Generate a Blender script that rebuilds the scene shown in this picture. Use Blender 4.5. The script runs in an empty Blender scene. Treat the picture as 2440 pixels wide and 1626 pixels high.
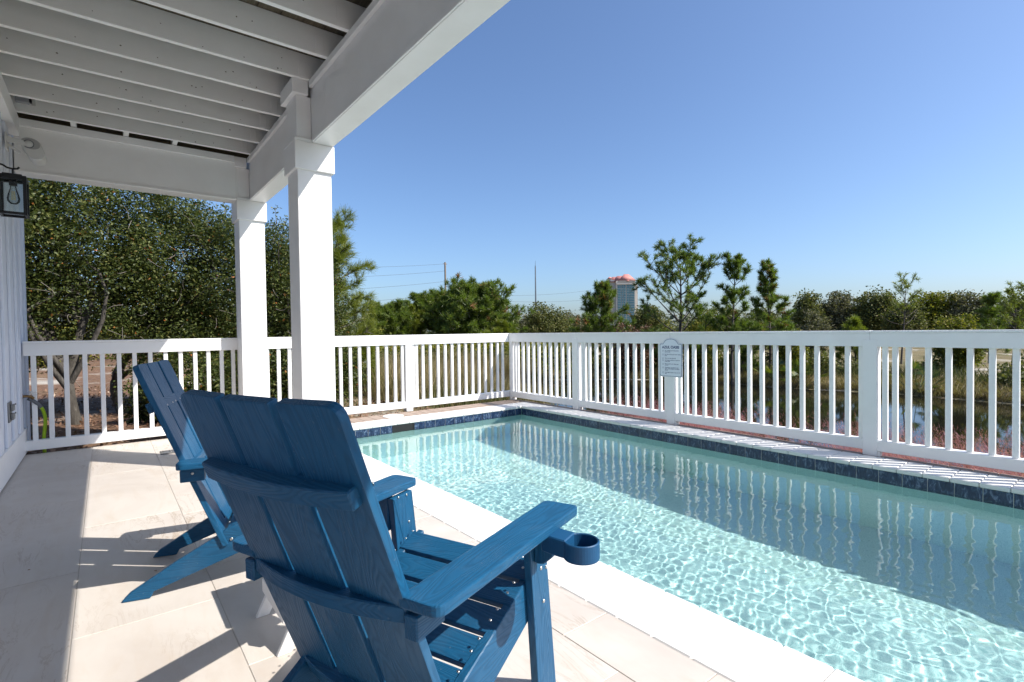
import bpy, bmesh, math, random
import numpy as np
from mathutils import Vector, Matrix

R = math.radians
S = bpy.context.scene
COL = S.collection
random.seed(7)
RNG = np.random.default_rng(11)

# ------------------------------------------------------------------ camera
FPX, PITCH, ROLL, YAW, CAM_H = 1228.73, -0.0198, -0.0133, R(38.289), 1.109
fw = Vector((math.sin(YAW) * math.cos(PITCH), math.cos(YAW) * math.cos(PITCH), math.sin(PITCH)))
rt = Vector((math.cos(YAW), -math.sin(YAW), 0))
up = rt.cross(fw)
rt2 = rt * math.cos(ROLL) + up * math.sin(ROLL)
up2 = up * math.cos(ROLL) - rt * math.sin(ROLL)
cam_data = bpy.data.cameras.new('camera')
cam = bpy.data.objects.new('camera', cam_data)
COL.objects.link(cam)
m = Matrix((rt2, up2, -fw)).transposed().to_4x4()
m.translation = (0, 0, CAM_H)
cam.matrix_world = m
cam_data.sensor_width = 36
cam_data.lens = FPX / 2440 * 36
cam_data.clip_start = 0.03
cam_data.clip_end = 6000
S.camera = cam

# ------------------------------------------------------------------ light
SUN = Vector((1, -1.3, 1.63)).normalized()
SUN_EL = math.asin(SUN.z)
SUN_AZ = math.atan2(SUN.x, SUN.y)
world = bpy.data.worlds.new('World')
S.world = world
world.use_nodes = True
wn = world.node_tree
bg = wn.nodes['Background']
sky = wn.nodes.new('ShaderNodeTexSky')
sky.sky_type = 'NISHITA'
sky.sun_disc = False
sky.sun_elevation = SUN_EL
sky.sun_rotation = SUN_AZ
sky.altitude = 0
sky.air_density = 0.9
sky.dust_density = 1.6
sky.ozone_density = 6.5
wn.links.new(sky.outputs[0], bg.inputs[0])
bg.inputs[1].default_value = 0.108
sun_data = bpy.data.lights.new('sun', 'SUN')
sun_data.energy = 4.1
sun_data.angle = R(0.5)
sun_data.color = (1.0, 0.955, 0.89)
sun_data.cycles.is_caustics_light = True
sun = bpy.data.objects.new('sun', sun_data)
COL.objects.link(sun)
sun.rotation_euler = SUN.to_track_quat('Z', 'Y').to_euler()
vs = S.view_settings
vs.view_transform = 'Standard'
vs.look = 'None'
vs.gamma = 1
vs.use_curve_mapping = False
vs.exposure = 0.88
cy = S.cycles
cy.use_denoising = True
cy.max_bounces = 10
cy.diffuse_bounces = 5
cy.transmission_bounces = 8
cy.caustics_refractive = True
cy.caustics_reflective = False
cy.sample_clamp_indirect = 6


# ------------------------------------------------------------------ materials
class NT:
    def __init__(s, name):
        s.m = bpy.data.materials.new(name)
        s.m.use_nodes = True
        s.t = s.m.node_tree
        s.b = s.t.nodes['Principled BSDF']
        s.out = s.t.nodes['Material Output']

    def n(s, kind, **kw):
        nd = s.t.nodes.new('ShaderNode' + kind)
        for k, v in kw.items():
            if k.startswith('i_'):
                key = k[2:]
                key = int(key) if key.isdigit() else key.replace('_', ' ')
                nd.inputs[key].default_value = v
            else:
                setattr(nd, k, v)
        return nd

    def l(s, a, b):
        s.t.links.new(a, b)

    def coord(s, scale=(1, 1, 1), kind='Object', loc=None, rnd=False):
        tc = s.n('TexCoord')
        mp = s.n('Mapping')
        mp.inputs['Scale'].default_value = scale
        if rnd:
            oi = s.n('ObjectInfo')
            mul = s.n('VectorMath', operation='SCALE')
            cx = s.n('CombineXYZ', i_0=1.0, i_1=0.63, i_2=0.37)
            m2 = s.n('Math', operation='MULTIPLY', i_1=37.0)
            s.l(oi.outputs['Random'], m2.inputs[0])
            s.l(cx.outputs[0], mul.inputs[0])
            s.l(m2.outputs[0], mul.inputs['Scale'])
            s.l(mul.outputs[0], mp.inputs['Location'])
        s.l(tc.outputs[kind], mp.inputs[0])
        return mp.outputs[0]

    def noise(s, vec, scale, detail=4, rough=.55, dist=0):
        nd = s.n('TexNoise', i_Scale=scale, i_Detail=detail, i_Roughness=rough, i_Distortion=dist)
        if vec is not None:
            s.l(vec, nd.inputs['Vector'])
        return nd.outputs['Fac']

    def ramp(s, fac, stops):
        nd = s.n('ValToRGB')
        e = nd.color_ramp.elements
        while len(e) < len(stops):
            e.new(0.5)
        for el, (p, c) in zip(e, stops):
            el.position = p
            el.color = (*c, 1) if len(c) == 3 else c
        s.l(fac, nd.inputs[0])
        return nd.outputs['Color']

    def mix(s, fac, a, b, blend='MIX'):
        nd = s.n('MixRGB', blend_type=blend)
        for i, v in zip((0, 1, 2), (fac, a, b)):
            if isinstance(v, (int, float)):
                nd.inputs[i].default_value = v
            elif isinstance(v, tuple):
                nd.inputs[i].default_value = (*v, 1)
            else:
                s.l(v, nd.inputs[i])
        return nd.outputs[0]

    def bump(s, h, strength, dist):
        nd = s.n('Bump', i_Strength=strength, i_Distance=dist)
        s.l(h, nd.inputs['Height'])
        s.l(nd.outputs[0], s.b.inputs['Normal'])

    def base(s, c):
        if isinstance(c, tuple):
            s.b.inputs['Base Color'].default_value = (*c, 1)
        else:
            s.l(c, s.b.inputs['Base Color'])

    def set(s, rough=None, metal=None, spec=None):
        if rough is not None:
            s.b.inputs['Roughness'].default_value = rough
        if metal is not None:
            s.b.inputs['Metallic'].default_value = metal
        if spec is not None:
            s.b.inputs['Specular IOR Level'].default_value = spec


M = {}


def simple(key, color, rough=.5, metal=0, spec=.5):
    t = NT(key)
    t.base(color)
    t.set(rough, metal, spec)
    M[key] = t.m
    return t


def paint(key, c1, c2, rough=.42, grain=.0012):
    t = NT(key)
    v = t.coord((2, 2, 2), rnd=True)
    n1 = t.noise(v, 1.3, 5, .6)
    t.base(t.ramp(n1, [(.3, c2), (.7, c1)]))
    n2 = t.noise(t.coord((4, 40, 40), rnd=True), 4, 3)
    t.bump(n2, .25, grain)
    t.set(rough)
    M[key] = t.m


paint('white_paint', (.86, .855, .84), (.795, .785, .765))
paint('ceiling_paint', (.86, .855, .83), (.80, .795, .77), .5)
paint('siding_paint', (.72, .755, .82), (.67, .71, .78), .45)
simple('fastener', (.55, .54, .52), .3, 1)
simple('black_metal', (.012, .012, .013), .4, .3)
simple('brass', (.18, .11, .05), .45, .8)
simple('grey_plastic', (.11, .12, .14), .5)
simple('light_plastic', (.62, .62, .60), .4)
simple('nail_stain', (.16, .13, .10), .7)
simple('grey_box', (.30, .31, .33), .5)
simple('end_plate_grey', (.36, .36, .35), .45)
simple('hose_green', (.42, .62, .02), .4)
simple('wire', (.05, .05, .055), .6)
simple('skimmer_white', (.75, .74, .71), .4)
simple('hole_shade_black', (.008, .009, .010), .6)  # near-black that paints the shade inside openings; also the skimmer frame's colour
simple('sign_blue', (.02, .05, .16), .5)
simple('sign_white', (.70, .75, .80), .35)
simple('steel_grey', (.25, .25, .25), .35, .9)

# blue moulded lumber with embossed grain (grain runs along local X)
t = NT('blue_lumber')
v = t.coord((1.0, 7.0, 7.0), rnd=True)
warp = t.n('TexNoise', i_Scale=1.6, i_Detail=2.0, i_Roughness=.5)
t.l(v, warp.inputs['Vector'])
addv = t.n('VectorMath', operation='MULTIPLY_ADD')
t.l(warp.outputs['Color'], addv.inputs[0])
addv.inputs[1].default_value = (0, 1.9, 1.9)
t.l(v, addv.inputs[2])
wv = t.n('TexWave', wave_type='BANDS', bands_direction='DIAGONAL', i_Scale=5.0, i_Distortion=1.2, i_Detail=2.0)
t.l(addv.outputs[0], wv.inputs['Vector'])
fine = t.noise(t.coord((6, 160, 160), rnd=True), 3, 2)
h = t.mix(.35, wv.outputs['Fac'], fine)
t.bump(h, .55, .0012)
tone = t.noise(t.coord((2, 6, 6), rnd=True), 2.2, 3)
dark = t.ramp(wv.outputs['Fac'], [(.0, (.0045, .060, .132)), (.3, (.0058, .074, .162)), (1, (.0064, .079, .170))])
t.base(t.mix(.18, dark, t.ramp(tone, [(.3, (.005, .060, .137)), (.7, (.009, .092, .198))])))
sc1 = t.ramp(t.noise(t.coord((1, 1, 1), rnd=True), 120, 2, .5), [(.69, (0, 0, 0)), (.74, (.45,) * 3)])
sc2 = t.ramp(t.noise(t.coord((1, 1, 1), rnd=True), 5, 5, .7), [(.5, (0, 0, 0)), (.75, (.16,) * 3)])
cc0 = t.mix(t.mix(1, sc1, sc2, 'ADD'), t.mix(.18, dark, t.ramp(tone, [(.3, (.005, .060, .137)), (.7, (.009, .092, .198))])), (.10, .15, .20))
t.base(cc0)
t.set(spec=.32)
rr = t.ramp(h, [(0, (.56,) * 3), (1, (.42,) * 3)])
t.l(rr, t.b.inputs['Roughness'])
M['blue_lumber'] = t.m

t = NT('blue_plastic')
t.base((.006, .062, .150))
t.bump(t.noise(t.coord((1, 1, 1)), 420, 2), .3, .0006)
t.set(.5, spec=.35)
M['blue_plastic'] = t.m

# travertine look porcelain tiles
t = NT('travertine')
v = t.coord((1, 1, 1), rnd=True)
w1 = t.noise(v, 1.4, 6, .62, .6)
base = t.ramp(w1, [(.25, (.46, .405, .355)), (.5, (.55, .50, .445)), (.75, (.60, .555, .50))])
vs_ = t.coord((1.1, 5.5, 1), rnd=True)
vein = t.noise(vs_, 1.6, 8, .68, 1.4)
vm = t.ramp(vein, [(.49, (0, 0, 0)), (.515, (1, 1, 1)), (.53, (0, 0, 0))])
patch = t.ramp(t.noise(v, 1.1, 3), [(.45, (0, 0, 0)), (.65, (1, 1, 1))])
vmm = t.mix(1, vm, patch, 'MULTIPLY')
pits = t.ramp(t.noise(t.coord((1, 2.5, 1), rnd=True), 70, 2), [(.70, (0, 0, 0)), (.76, (.6, .6, .6))])
pm = t.mix(1, pits, patch, 'MULTIPLY')
c = t.mix(vmm, base, (.33, .25, .18))
c = t.mix(pm, c, (.30, .23, .17))
c = t.mix(t.ramp(t.noise(vs_, 2.2, 5, .6, .8), [(.5, (0, 0, 0)), (.75, (.35,) * 3)]), c, (.47, .38, .29))
t.base(c)
t.bump(vein, .25, .0015)
t.set(.48)
M['travertine'] = t.m
simple('grout', (.45, .41, .365), .8)

t = NT('coping_stone')
v = t.coord((1, 1, 1), rnd=True)
n1 = t.noise(v, 5, 6, .6)
oi = t.n('ObjectInfo')
c = t.ramp(n1, [(.3, (.70, .68, .645)), (.7, (.77, .755, .73))])
c = t.mix(t.ramp(oi.outputs['Random'], [(0, (0, 0, 0)), (1, (.5,) * 3)]), c, (.73, .70, .655))
pit = t.ramp(t.noise(v, 55, 2), [(.70, (0, 0, 0)), (.76, (.6,) * 3)])
c = t.mix(pit, c, (.50, .46, .42))
t.base(c)
t.bump(t.noise(v, 30, 4), .2, .002)
t.set(.6)
M['coping'] = t.m

t = NT('slate_blue_tile')
v = t.coord((1, 1, 1), rnd=True)
n1 = t.noise(t.coord((1, 2.4, 2.4), rnd=True), 13, 6, .7, 1.6)
c = t.ramp(n1, [(.34, (.006, .014, .040)), (.48, (.014, .030, .075)), (.56, (.030, .058, .120)), (.62, (.17, .23, .32)), (.68, (.02, .04, .09))])
t.base(c)
t.bump(n1, .8, .006)
t.set(.22)
M['waterline'] = t.m

t = NT('pool_plaster')
v = t.coord((1, 1, 1))
sp = t.noise(v, 160, 2, .6)
big = t.noise(v, 1.2, 4)
c = t.ramp(sp, [(.35, (.33, .57, .54)), (.5, (.49, .715, .685)), (.65, (.62, .80, .75))])
c = t.mix(t.ramp(big, [(.3, (0, 0, 0)), (.8, (.35,) * 3)]), c, (.45, .67, .65))
t.base(c)
t.set(.7)
M['plaster'] = t.m

t = NT('pool_water')
t.t.nodes.remove(t.b)
g = t.n('BsdfGlass', i_Roughness=0.0, i_IOR=1.333)
g.inputs['Color'].default_value = (.93, .99, .99, 1)
t.l(g.outputs[0], t.out.inputs[0])
M['water'] = t.m

t = NT('pond_water')
t.base((.010, .010, .007))
t.set(.03)
t.b.inputs['IOR'].default_value = 1.333
v = t.coord((1, 1, 1))
n1 = t.noise(v, 5.5, 3, .55)
n2 = t.noise(v, 1.1, 2)
t.bump(t.mix(.4, n1, n2), .25, .006)
M['pond'] = t.m

t = NT('composite_plank')
v = t.coord((3, 60, 60), rnd=True)
n1 = t.noise(v, 2, 4, .6)
oi = t.n('ObjectInfo')
c = t.ramp(n1, [(.3, (.24, .175, .135)), (.7, (.34, .26, .205))])
c = t.mix(t.ramp(oi.outputs['Random'], [(0, (0, 0, 0)), (1, (.5,) * 3)]), c, (.38, .295, .24))
t.base(c)
t.bump(n1, .3, .002)
t.set(.65)
M['plank'] = t.m
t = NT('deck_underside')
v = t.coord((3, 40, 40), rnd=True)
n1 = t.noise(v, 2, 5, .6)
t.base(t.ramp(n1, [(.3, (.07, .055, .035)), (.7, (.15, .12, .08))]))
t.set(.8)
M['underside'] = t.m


def leaf_mat(key, stops, rough=.42, transl=.28, spec=.5):
    t = NT(key)
    geo = t.n('NewGeometry')
    c = t.ramp(geo.outputs['Random Per Island'], stops)
    t.base(c)
    t.set(rough, spec=spec)
    tr = t.n('BsdfTranslucent')
    bright = t.mix(1, c, (1.3, 1.5, .7), 'MULTIPLY')
    t.l(bright, tr.inputs[0])
    mx = t.n('MixShader', i_0=transl)
    t.l(t.b.outputs[0], mx.inputs[1])
    t.l(tr.outputs[0], mx.inputs[2])
    t.l(mx.outputs[0], t.out.inputs[0])
    M[key] = t.m


leaf_mat('oak_leaf', [(0, (0.030, 0.045, 0.012)), (.45, (0.056, 0.076, 0.017)), (.8, (0.101, 0.121, 0.029)), (.985, (0.153, 0.147, 0.040)), (.993, (0.398, 0.105, 0.023)), (1, (0.199, 0.161, 0.048))], .5, .22, .3)
leaf_mat('oak_leaf_far', [(0, (0.065, 0.076, 0.026)), (.5, (0.105, 0.117, 0.037)), (.85, (0.163, 0.159, 0.053)), (1, (0.230, 0.190, 0.073))], .65, .25, .2)
leaf_mat('grey_leaf', [(0, (0.084, 0.087, 0.052)), (.5, (0.130, 0.128, 0.074)), (1, (0.198, 0.175, 0.105))], .7, .2, .15)
leaf_mat('olive_leaf', [(0, (0.071, 0.088, 0.014)), (.5, (0.129, 0.138, 0.021)), (1, (0.258, 0.213, 0.032))], .6, .3, .2)
leaf_mat('red_leaf', [(0, (.10, .045, .03)), (.4, (.17, .07, .045)), (.7, (.14, .10, .05)), (1, (.22, .12, .08))], .6, .2)
leaf_mat('pine_needle', [(0, (0.063, 0.103, 0.020)), (.5, (0.120, 0.167, 0.027)), (.9, (0.175, 0.220, 0.033)), (1, (0.239, 0.232, 0.043))], .45, .34)
leaf_mat('pine_needle_bright', [(0, (0.103, 0.133, 0.017)), (.5, (0.164, 0.196, 0.024)), (1, (0.243, 0.243, 0.034))], .45, .34)
leaf_mat('dead_needle', [(0, (.20, .085, .03)), (1, (.30, .14, .05))], .6, .2)
leaf_mat('dry_grass', [(0, (0.146, 0.106, 0.046)), (.5, (0.246, 0.185, 0.088)), (.85, (0.358, 0.280, 0.144)), (1, (0.146, 0.157, 0.046))], .6, .25)
leaf_mat('green_reed', [(0, (.045, .060, .018)), (.5, (.085, .095, .030)), (1, (.17, .14, .06))], .55, .25)
leaf_mat('pink_plume', [(0, (.25, .085, .125)), (.5, (.37, .145, .19)), (1, (.50, .26, .29))], .7, .35)
leaf_mat('litter_leaf', [(0, (.10, .052, .030)), (.5, (.20, .105, .060)), (.85, (.30, .18, .11)), (1, (.36, .27, .19))], .6, .1)
leaf_mat('palmetto_leaf', [(0, (.035, .065, .015)), (.6, (.075, .11, .025)), (1, (.22, .20, .03))], .4, .25)
leaf_mat('far_leaf', [(0, (0.060, 0.074, 0.038)), (.5, (0.084, 0.098, 0.046)), (1, (0.120, 0.126, 0.061))], .7, .1)

t = NT('bark')
v = t.coord((6, 6, 1.6))
n1 = t.noise(v, 4, 6, .7)
t.base(t.ramp(n1, [(.3, (.030, .025, .020)), (.6, (.085, .075, .062)), (.8, (.20, .19, .17))]))
t.bump(n1, .8, .03)
t.set(.9)
M['bark'] = t.m
t = NT('twig')
t.base((.20, .175, .145))
t.set(.8)
M['twig'] = t.m
t = NT('pine_bark')
v = t.coord((5, 5, 1.5))
n1 = t.noise(v, 5, 5, .7)
t.base(t.ramp(n1, [(.3, (.045, .037, .030)), (.7, (.13, .11, .095))]))
t.bump(n1, .7, .03)
t.set(.9)
M['pine_bark'] = t.m

t = NT('ground_cover')
v = t.coord((1, 1, 1))
sep = t.n('SeparateXYZ')
t.l(t.coord((1, 1, 1)), sep.inputs[0])
near = t.ramp(t.noise(v, 9, 8, .75), [(.3, (.085, .045, .028)), (.5, (.165, .095, .058)), (.68, (.27, .175, .115)), (.8, (.36, .30, .24))])
wide = t.ramp(t.noise(v, .9, 6, .7), [(.3, (.075, .075, .030)), (.5, (.15, .125, .060)), (.7, (.23, .185, .105)), (.86, (.34, .29, .21))])
edge = t.n('MapRange')
edge.inputs['From Min'].default_value = 2.0
edge.inputs['From Max'].default_value = 4.6
t.l(sep.outputs[0], edge.inputs['Value'])
wob = t.n('Math', operation='ADD')
nn = t.noise(v, .6, 3)
sc_ = t.n('Math', operation='MULTIPLY_ADD', i_1=1.2, i_2=-.6)
t.l(nn, sc_.inputs[0])
t.l(edge.outputs[0], wob.inputs[0])
t.l(sc_.outputs[0], wob.inputs[1])
wob.use_clamp = True
c = t.mix(wob.outputs[0], near, wide)
sand = t.ramp(t.noise(v, .35, 5, .6), [(.56, (0, 0, 0)), (.66, (1, 1, 1))])
c = t.mix(sand, c, (.40, .36, .30))
t.base(c)
t.bump(t.noise(v, 14, 6, .8), .6, .05)
t.set(.95, spec=.2)
M['ground'] = t.m

# hotel
simple('hotel_wall', (.58, .53, .47), .7)
simple('hotel_side', (.46, .44, .43), .7)
simple('hotel_roof', (.50, .20, .17), .7)
t = NT('hotel_glass')
t.base((.075, .20, .25))
t.set(.35, spec=.4)
M['hotel_glass'] = t.m
t = NT('weathered_pole')
v = t.coord((8, 8, .6))
n1 = t.noise(v, 3, 4)
t.base(t.ramp(n1, [(.3, (.16, .125, .10)), (.7, (.27, .22, .18))]))
t.set(.9)
M['pole'] = t.m

t = NT('clear_glass')
t.t.nodes.remove(t.b)
tr = t.n('BsdfTransparent')
tr.inputs[0].default_value = (.90, .93, .93, 1)
gl = t.n('BsdfGlossy', i_Roughness=.02)
fr = t.n('Fresnel', i_IOR=1.45)
mx = t.n('MixShader')
t.l(fr.outputs[0], mx.inputs[0])
t.l(tr.outputs[0], mx.inputs[1])
t.l(gl.outputs[0], mx.inputs[2])
t.l(mx.outputs[0], t.out.inputs[0])
M['glass'] = t.m
simple('filament', (.75, .55, .16), .4, .6)


# ------------------------------------------------------------------ builders
def tag(o, label=None, cat=None, group=None, kind=None):
    if label:
        o['label'] = label
    if cat:
        o['category'] = cat
    if group:
        o['group'] = group
    if kind:
        o['kind'] = kind
    return o


def empty(name, loc=(0, 0, 0), rz=0.0, **kw):
    o = bpy.data.objects.new(name, None)
    COL.objects.link(o)
    o.location = loc
    o.rotation_euler = (0, 0, rz)
    o.empty_display_size = .1
    return tag(o, **kw)


def put(name, me, mat, parent=None, loc=None, mtx=None, local=False):
    o = bpy.data.objects.new(name, me)
    COL.objects.link(o)
    if mat is not None and len(me.materials) == 0:
        me.materials.append(M[mat])
    if mtx is not None:
        o.matrix_local = mtx
    if loc is not None:
        o.location = loc
    if parent is not None:
        o.parent = parent
        if not local:
            q = parent
            off = Vector((0, 0, 0))
            while q is not None:
                off += Vector(q.location)
                q = q.parent
            o.location = Vector(o.location) - off
    return o


def bm_mesh(name, bm, smooth=False):
    me = bpy.data.meshes.new(name)
    bm.normal_update()
    bm.to_mesh(me)
    bm.free()
    if smooth:
        me.polygons.foreach_set('use_smooth', [True] * len(me.polygons))
    return me


_BOX = {}


def box_mesh(size, bev, mat):
    key = (tuple(round(s, 4) for s in size), bev, mat)
    if key not in _BOX:
        bm = bmesh.new()
        bmesh.ops.create_cube(bm, size=1)
        for vv in bm.verts:
            vv.co = Vector([vv.co[i] * size[i] for i in range(3)])
        if bev > 0:
            bmesh.ops.bevel(bm, geom=bm.edges[:], offset=min(bev, min(size) * .45), segments=1, profile=.5, affect='EDGES')
        me = bm_mesh('box', bm)
        me.materials.append(M[mat])
        _BOX[key] = me
    return _BOX[key]


def box(name, lo, hi, mat, parent=None, bev=.003, local=False):
    """axis aligned box; its longest horizontal axis becomes local X so that grain follows it"""
    lo, hi = Vector(lo), Vector(hi)
    s = hi - lo
    ax = max(range(3), key=lambda i: s[i])
    c = (lo + hi) / 2
    if ax == 0:
        size, rot = (s.x, s.y, s.z), Matrix.Identity(3)
    elif ax == 1:
        size, rot = (s.y, s.x, s.z), Matrix(((0, -1, 0), (1, 0, 0), (0, 0, 1)))
    else:
        size, rot = (s.z, s.y, s.x), Matrix(((0, 0, -1), (0, 1, 0), (1, 0, 0)))
    mt = rot.to_4x4()
    mt.translation = c
    return put(name, box_mesh(size, bev, mat), None, parent, mtx=mt, local=local)


def rounded(pts, rad, n=4):
    """round the corners of a polygon; rad is one radius or one for each corner"""
    out = []
    k = len(pts)
    for i in range(k):
        p, a, b = Vector(pts[i]), Vector(pts[i - 1]), Vector(pts[(i + 1) % k])
        r = rad[i] if isinstance(rad, (list, tuple)) else rad
        if r <= 0:
            out.append(tuple(p))
            continue
        d1, d2 = (a - p).normalized(), (b - p).normalized()
        q1, q2 = p + d1 * r, p + d2 * r
        for j in range(n + 1):
            f = j / n
            out.append(tuple((1 - f) ** 2 * q1 + 2 * f * (1 - f) * p + f * f * q2))
    return out


def prism_mesh(name, pts, t, bev=.003, seg=1):
    """polygon in local XY, thickness t along +Z, bevelled rims"""
    bm = bmesh.new()
    vs0 = [bm.verts.new((x, y, 0)) for x, y in pts]
    f = bm.faces.new(vs0)
    bm.normal_update()
    if f.normal.z > 0:
        f.normal_flip()
    r = bmesh.ops.extrude_face_region(bm, geom=[f])
    for e in r['geom']:
        if isinstance(e, bmesh.types.BMVert):
            e.co.z += t
    bmesh.ops.recalc_face_normals(bm, faces=bm.faces[:])
    if bev > 0:
        es = [e for e in bm.edges if abs(e.verts[0].co.z - e.verts[1].co.z) < 1e-6 or
              (len(e.link_faces) == 2 and e.calc_face_angle(0) > .9)]
        bmesh.ops.bevel(bm, geom=es, offset=bev, segments=seg, profile=.6, affect='EDGES')
    return bm_mesh(name, bm)


def frame(origin, xax, yax):
    x = Vector(xax).normalized()
    z = x.cross(Vector(yax)).normalized()
    y = z.cross(x)
    mt = Matrix((x, y, z)).transposed().to_4x4()
    mt.translation = Vector(origin)
    return mt


def quick(name, V, F, mat, parent=None, loc=(0, 0, 0), smooth=False, kind=None):
    """fast numpy mesh; F is (n,k) or a list of such arrays"""
    V = np.asarray(V, np.float32)
    Fs = F if isinstance(F, list) else [F]
    Fs = [np.asarray(f, np.int32) for f in Fs if len(f)]
    me = bpy.data.meshes.new(name)
    me.vertices.add(len(V))
    me.vertices.foreach_set('co', V.ravel())
    idx = np.concatenate([f.ravel() for f in Fs])
    tot = np.concatenate([np.full(len(f), f.shape[1], np.int32) for f in Fs])
    start = np.concatenate([[0], np.cumsum(tot)[:-1]]).astype(np.int32)
    me.loops.add(len(idx))
    me.loops.foreach_set('vertex_index', idx)
    me.polygons.add(len(tot))
    me.polygons.foreach_set('loop_start', start)
    me.polygons.foreach_set('loop_total', tot)
    if smooth:
        me.polygons.foreach_set('use_smooth', np.ones(len(tot), bool))
    me.update(calc_edges=True)
    o = put(name, me, mat, parent, loc=loc)
    if kind:
        o['kind'] = kind
    return o


def tube_arrays(paths, sides=6):
    """paths: list of (points (k,3), radii (k)) -> V, F"""
    Vs, Fs, off = [], [], 0
    for P, rad in paths:
        P = np.asarray(P, float)
        rad = np.broadcast_to(np.asarray(rad, float), (len(P),))
        T = np.gradient(P, axis=0)
        T /= np.linalg.norm(T, axis=1, keepdims=True) + 1e-9
        ref = np.array([0.31, 0.17, .93]) if abs(T[0, 2]) < .9 else np.array([1., .1, 0])
        A = np.cross(T, ref)
        A /= np.linalg.norm(A, axis=1, keepdims=True) + 1e-9
        B = np.cross(T, A)
        an = np.arange(sides) * 2 * np.pi / sides
        ring = P[:, None] + rad[:, None, None] * (np.cos(an)[None, :, None] * A[:, None] + np.sin(an)[None, :, None] * B[:, None])
        k = len(P)
        Vs.append(ring.reshape(-1, 3))
        i = np.arange(k * sides).reshape(k, sides) + off
        j = np.roll(i, -1, axis=1)
        Fs.append(np.stack([i[:-1], j[:-1], j[1:], i[1:]], -1).reshape(-1, 4))
        off += k * sides
    return np.concatenate(Vs), np.concatenate(Fs)


def tubes(name, paths, mat, parent=None, sides=6, smooth=True, kind=None):
    V, F = tube_arrays(paths, sides)
    return quick(name, V, F, mat, parent, smooth=smooth, kind=kind)


def lathe_mesh(name, prof, n=24, smooth=True):
    """prof: list of (r,z)"""
    bm = bmesh.new()
    rings = []
    for r, z in prof:
        rings.append([bm.verts.new((r * math.cos(2 * math.pi * k / n), r * math.sin(2 * math.pi * k / n), z)) for k in range(n)] if r > 1e-6 else [bm.verts.new((0, 0, z))])
    for a, b in zip(rings[:-1], rings[1:]):
        for k in range(n):
            q = (k + 1) % n
            if len(a) == 1 and len(b) > 1:
                bm.faces.new((a[0], b[q], b[k]))
            elif len(b) == 1 and len(a) > 1:
                bm.faces.new((a[k], a[q], b[0]))
            elif len(a) > 1:
                bm.faces.new((a[k], a[q], b[q], b[k]))
    bmesh.ops.recalc_face_normals(bm, faces=bm.faces[:])
    return bm_mesh(name, bm, smooth)


def copy_tree(o, parent=None):
    c = o.copy()
    COL.objects.link(c)
    c.parent = parent
    for ch in list(o.children):
        copy_tree(ch, c)
    return c


# ------------------------------------------------------------------ terrain
POND_Z = -1.0
POND = np.array([(7.3, -14), (7.3, 0), (7.5, 5), (8.1, 9), (9.0, 12.5), (10.4, 15.5), (11.8, 17.6), (13.3, 18.0), (14.8, 15.9), (16.6, 14.5),
                 (18.6, 11.9), (18.3, 8.5), (19.1, 5.1), (18.6, 2.2), (17.6, -3), (16.5, -14)], float)


def pond_dist(x, y):
    """signed distance to the pond's edge, negative inside"""
    P = np.stack([x, y], -1)
    best = np.full(x.shape, 1e9)
    inside = np.zeros(x.shape, bool)
    n = len(POND)
    for i in range(n):
        a, b = POND[i], POND[(i + 1) % n]
        ab = b - a
        tt = np.clip(((P - a) @ ab) / (ab @ ab), 0, 1)
        best = np.minimum(best, np.linalg.norm(P - a - tt[..., None] * ab, axis=-1))
        cond = ((a[1] > y) != (b[1] > y))
        with np.errstate(divide='ignore', invalid='ignore'):
            xi = (b[0] - a[0]) * (y - a[1]) / (b[1] - a[1] + 1e-12) + a[0]
        inside ^= cond & (x < xi)
    return np.where(inside, -best, best)


def gz(x, y):
    x = np.asarray(x, float)
    y = np.asarray(y, float)
    d = pond_dist(x, y)
    g0 = np.where(x < 12, -.13 - .5 * np.clip((x - 1.5) / 5.0, 0, 1), -.63)
    far = np.clip((np.hypot(x, y) - 35) / 60, 0, 1)
    g0 = g0 * (1 - far) + (-.4) * far
    s = np.clip(d / 3.2, 0, 1)
    s = s * s * (3 - 2 * s)
    out = (POND_Z + .02) * (1 - s) + g0 * s
    out = np.where(d < 0, POND_Z - .6 * np.clip(-d / 1.2, 0, 1), out)
    wob = .05 * np.sin(x * 1.3 + y * .7) * np.sin(y * 1.1 - x * .4) + .02 * np.sin(x * 3.7 + 1.1) * np.sin(y * 3.1)
    out = out + wob * np.clip(np.abs(d), 0, 1)
    deck = (x > -6) & (x < 5.6) & (y < 6.9)
    out = np.where(deck & (x > 1.2), np.minimum(out, -.62), out)
    out = np.where(deck & (x <= 1.2) & (y < 6.64), -.4, out)
    # the pool's excavation
    out = np.where((x > 1.2) & (x < 5.1) & (y < 6.3) & (y > -3.2), -2.2, out)
    return out


def gz1(x, y):
    return float(gz(np.array([float(x)]), np.array([float(y)]))[0])


def axis_coords(fine_lo, fine_hi, step, far, growth=1.17):
    mid = np.arange(fine_lo, fine_hi + 1e-6, step)
    hi, s = [], step
    p = fine_hi
    while p < far:
        s *= growth
        p += s
        hi.append(p)
    lo, s = [], step
    p = fine_lo
    while p > -far:
        s *= growth
        p -= s
        lo.append(p)
    return np.array(lo[::-1] + list(mid) + hi)


gx = axis_coords(-6, 24, .3, 3500)
gy = axis_coords(-6, 24, .3, 3500)
X, Y = np.meshgrid(gx, gy)
Z = gz(X, Y)
V = np.stack([X, Y, Z], -1).reshape(-1, 3)
i = np.arange(len(gx) * len(gy)).reshape(len(gy), len(gx))
F = np.stack([i[:-1, :-1], i[:-1, 1:], i[1:, 1:], i[1:, :-1]], -1).reshape(-1, 4)
quick('ground', V, F, 'ground', smooth=True, kind='structure')

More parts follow.
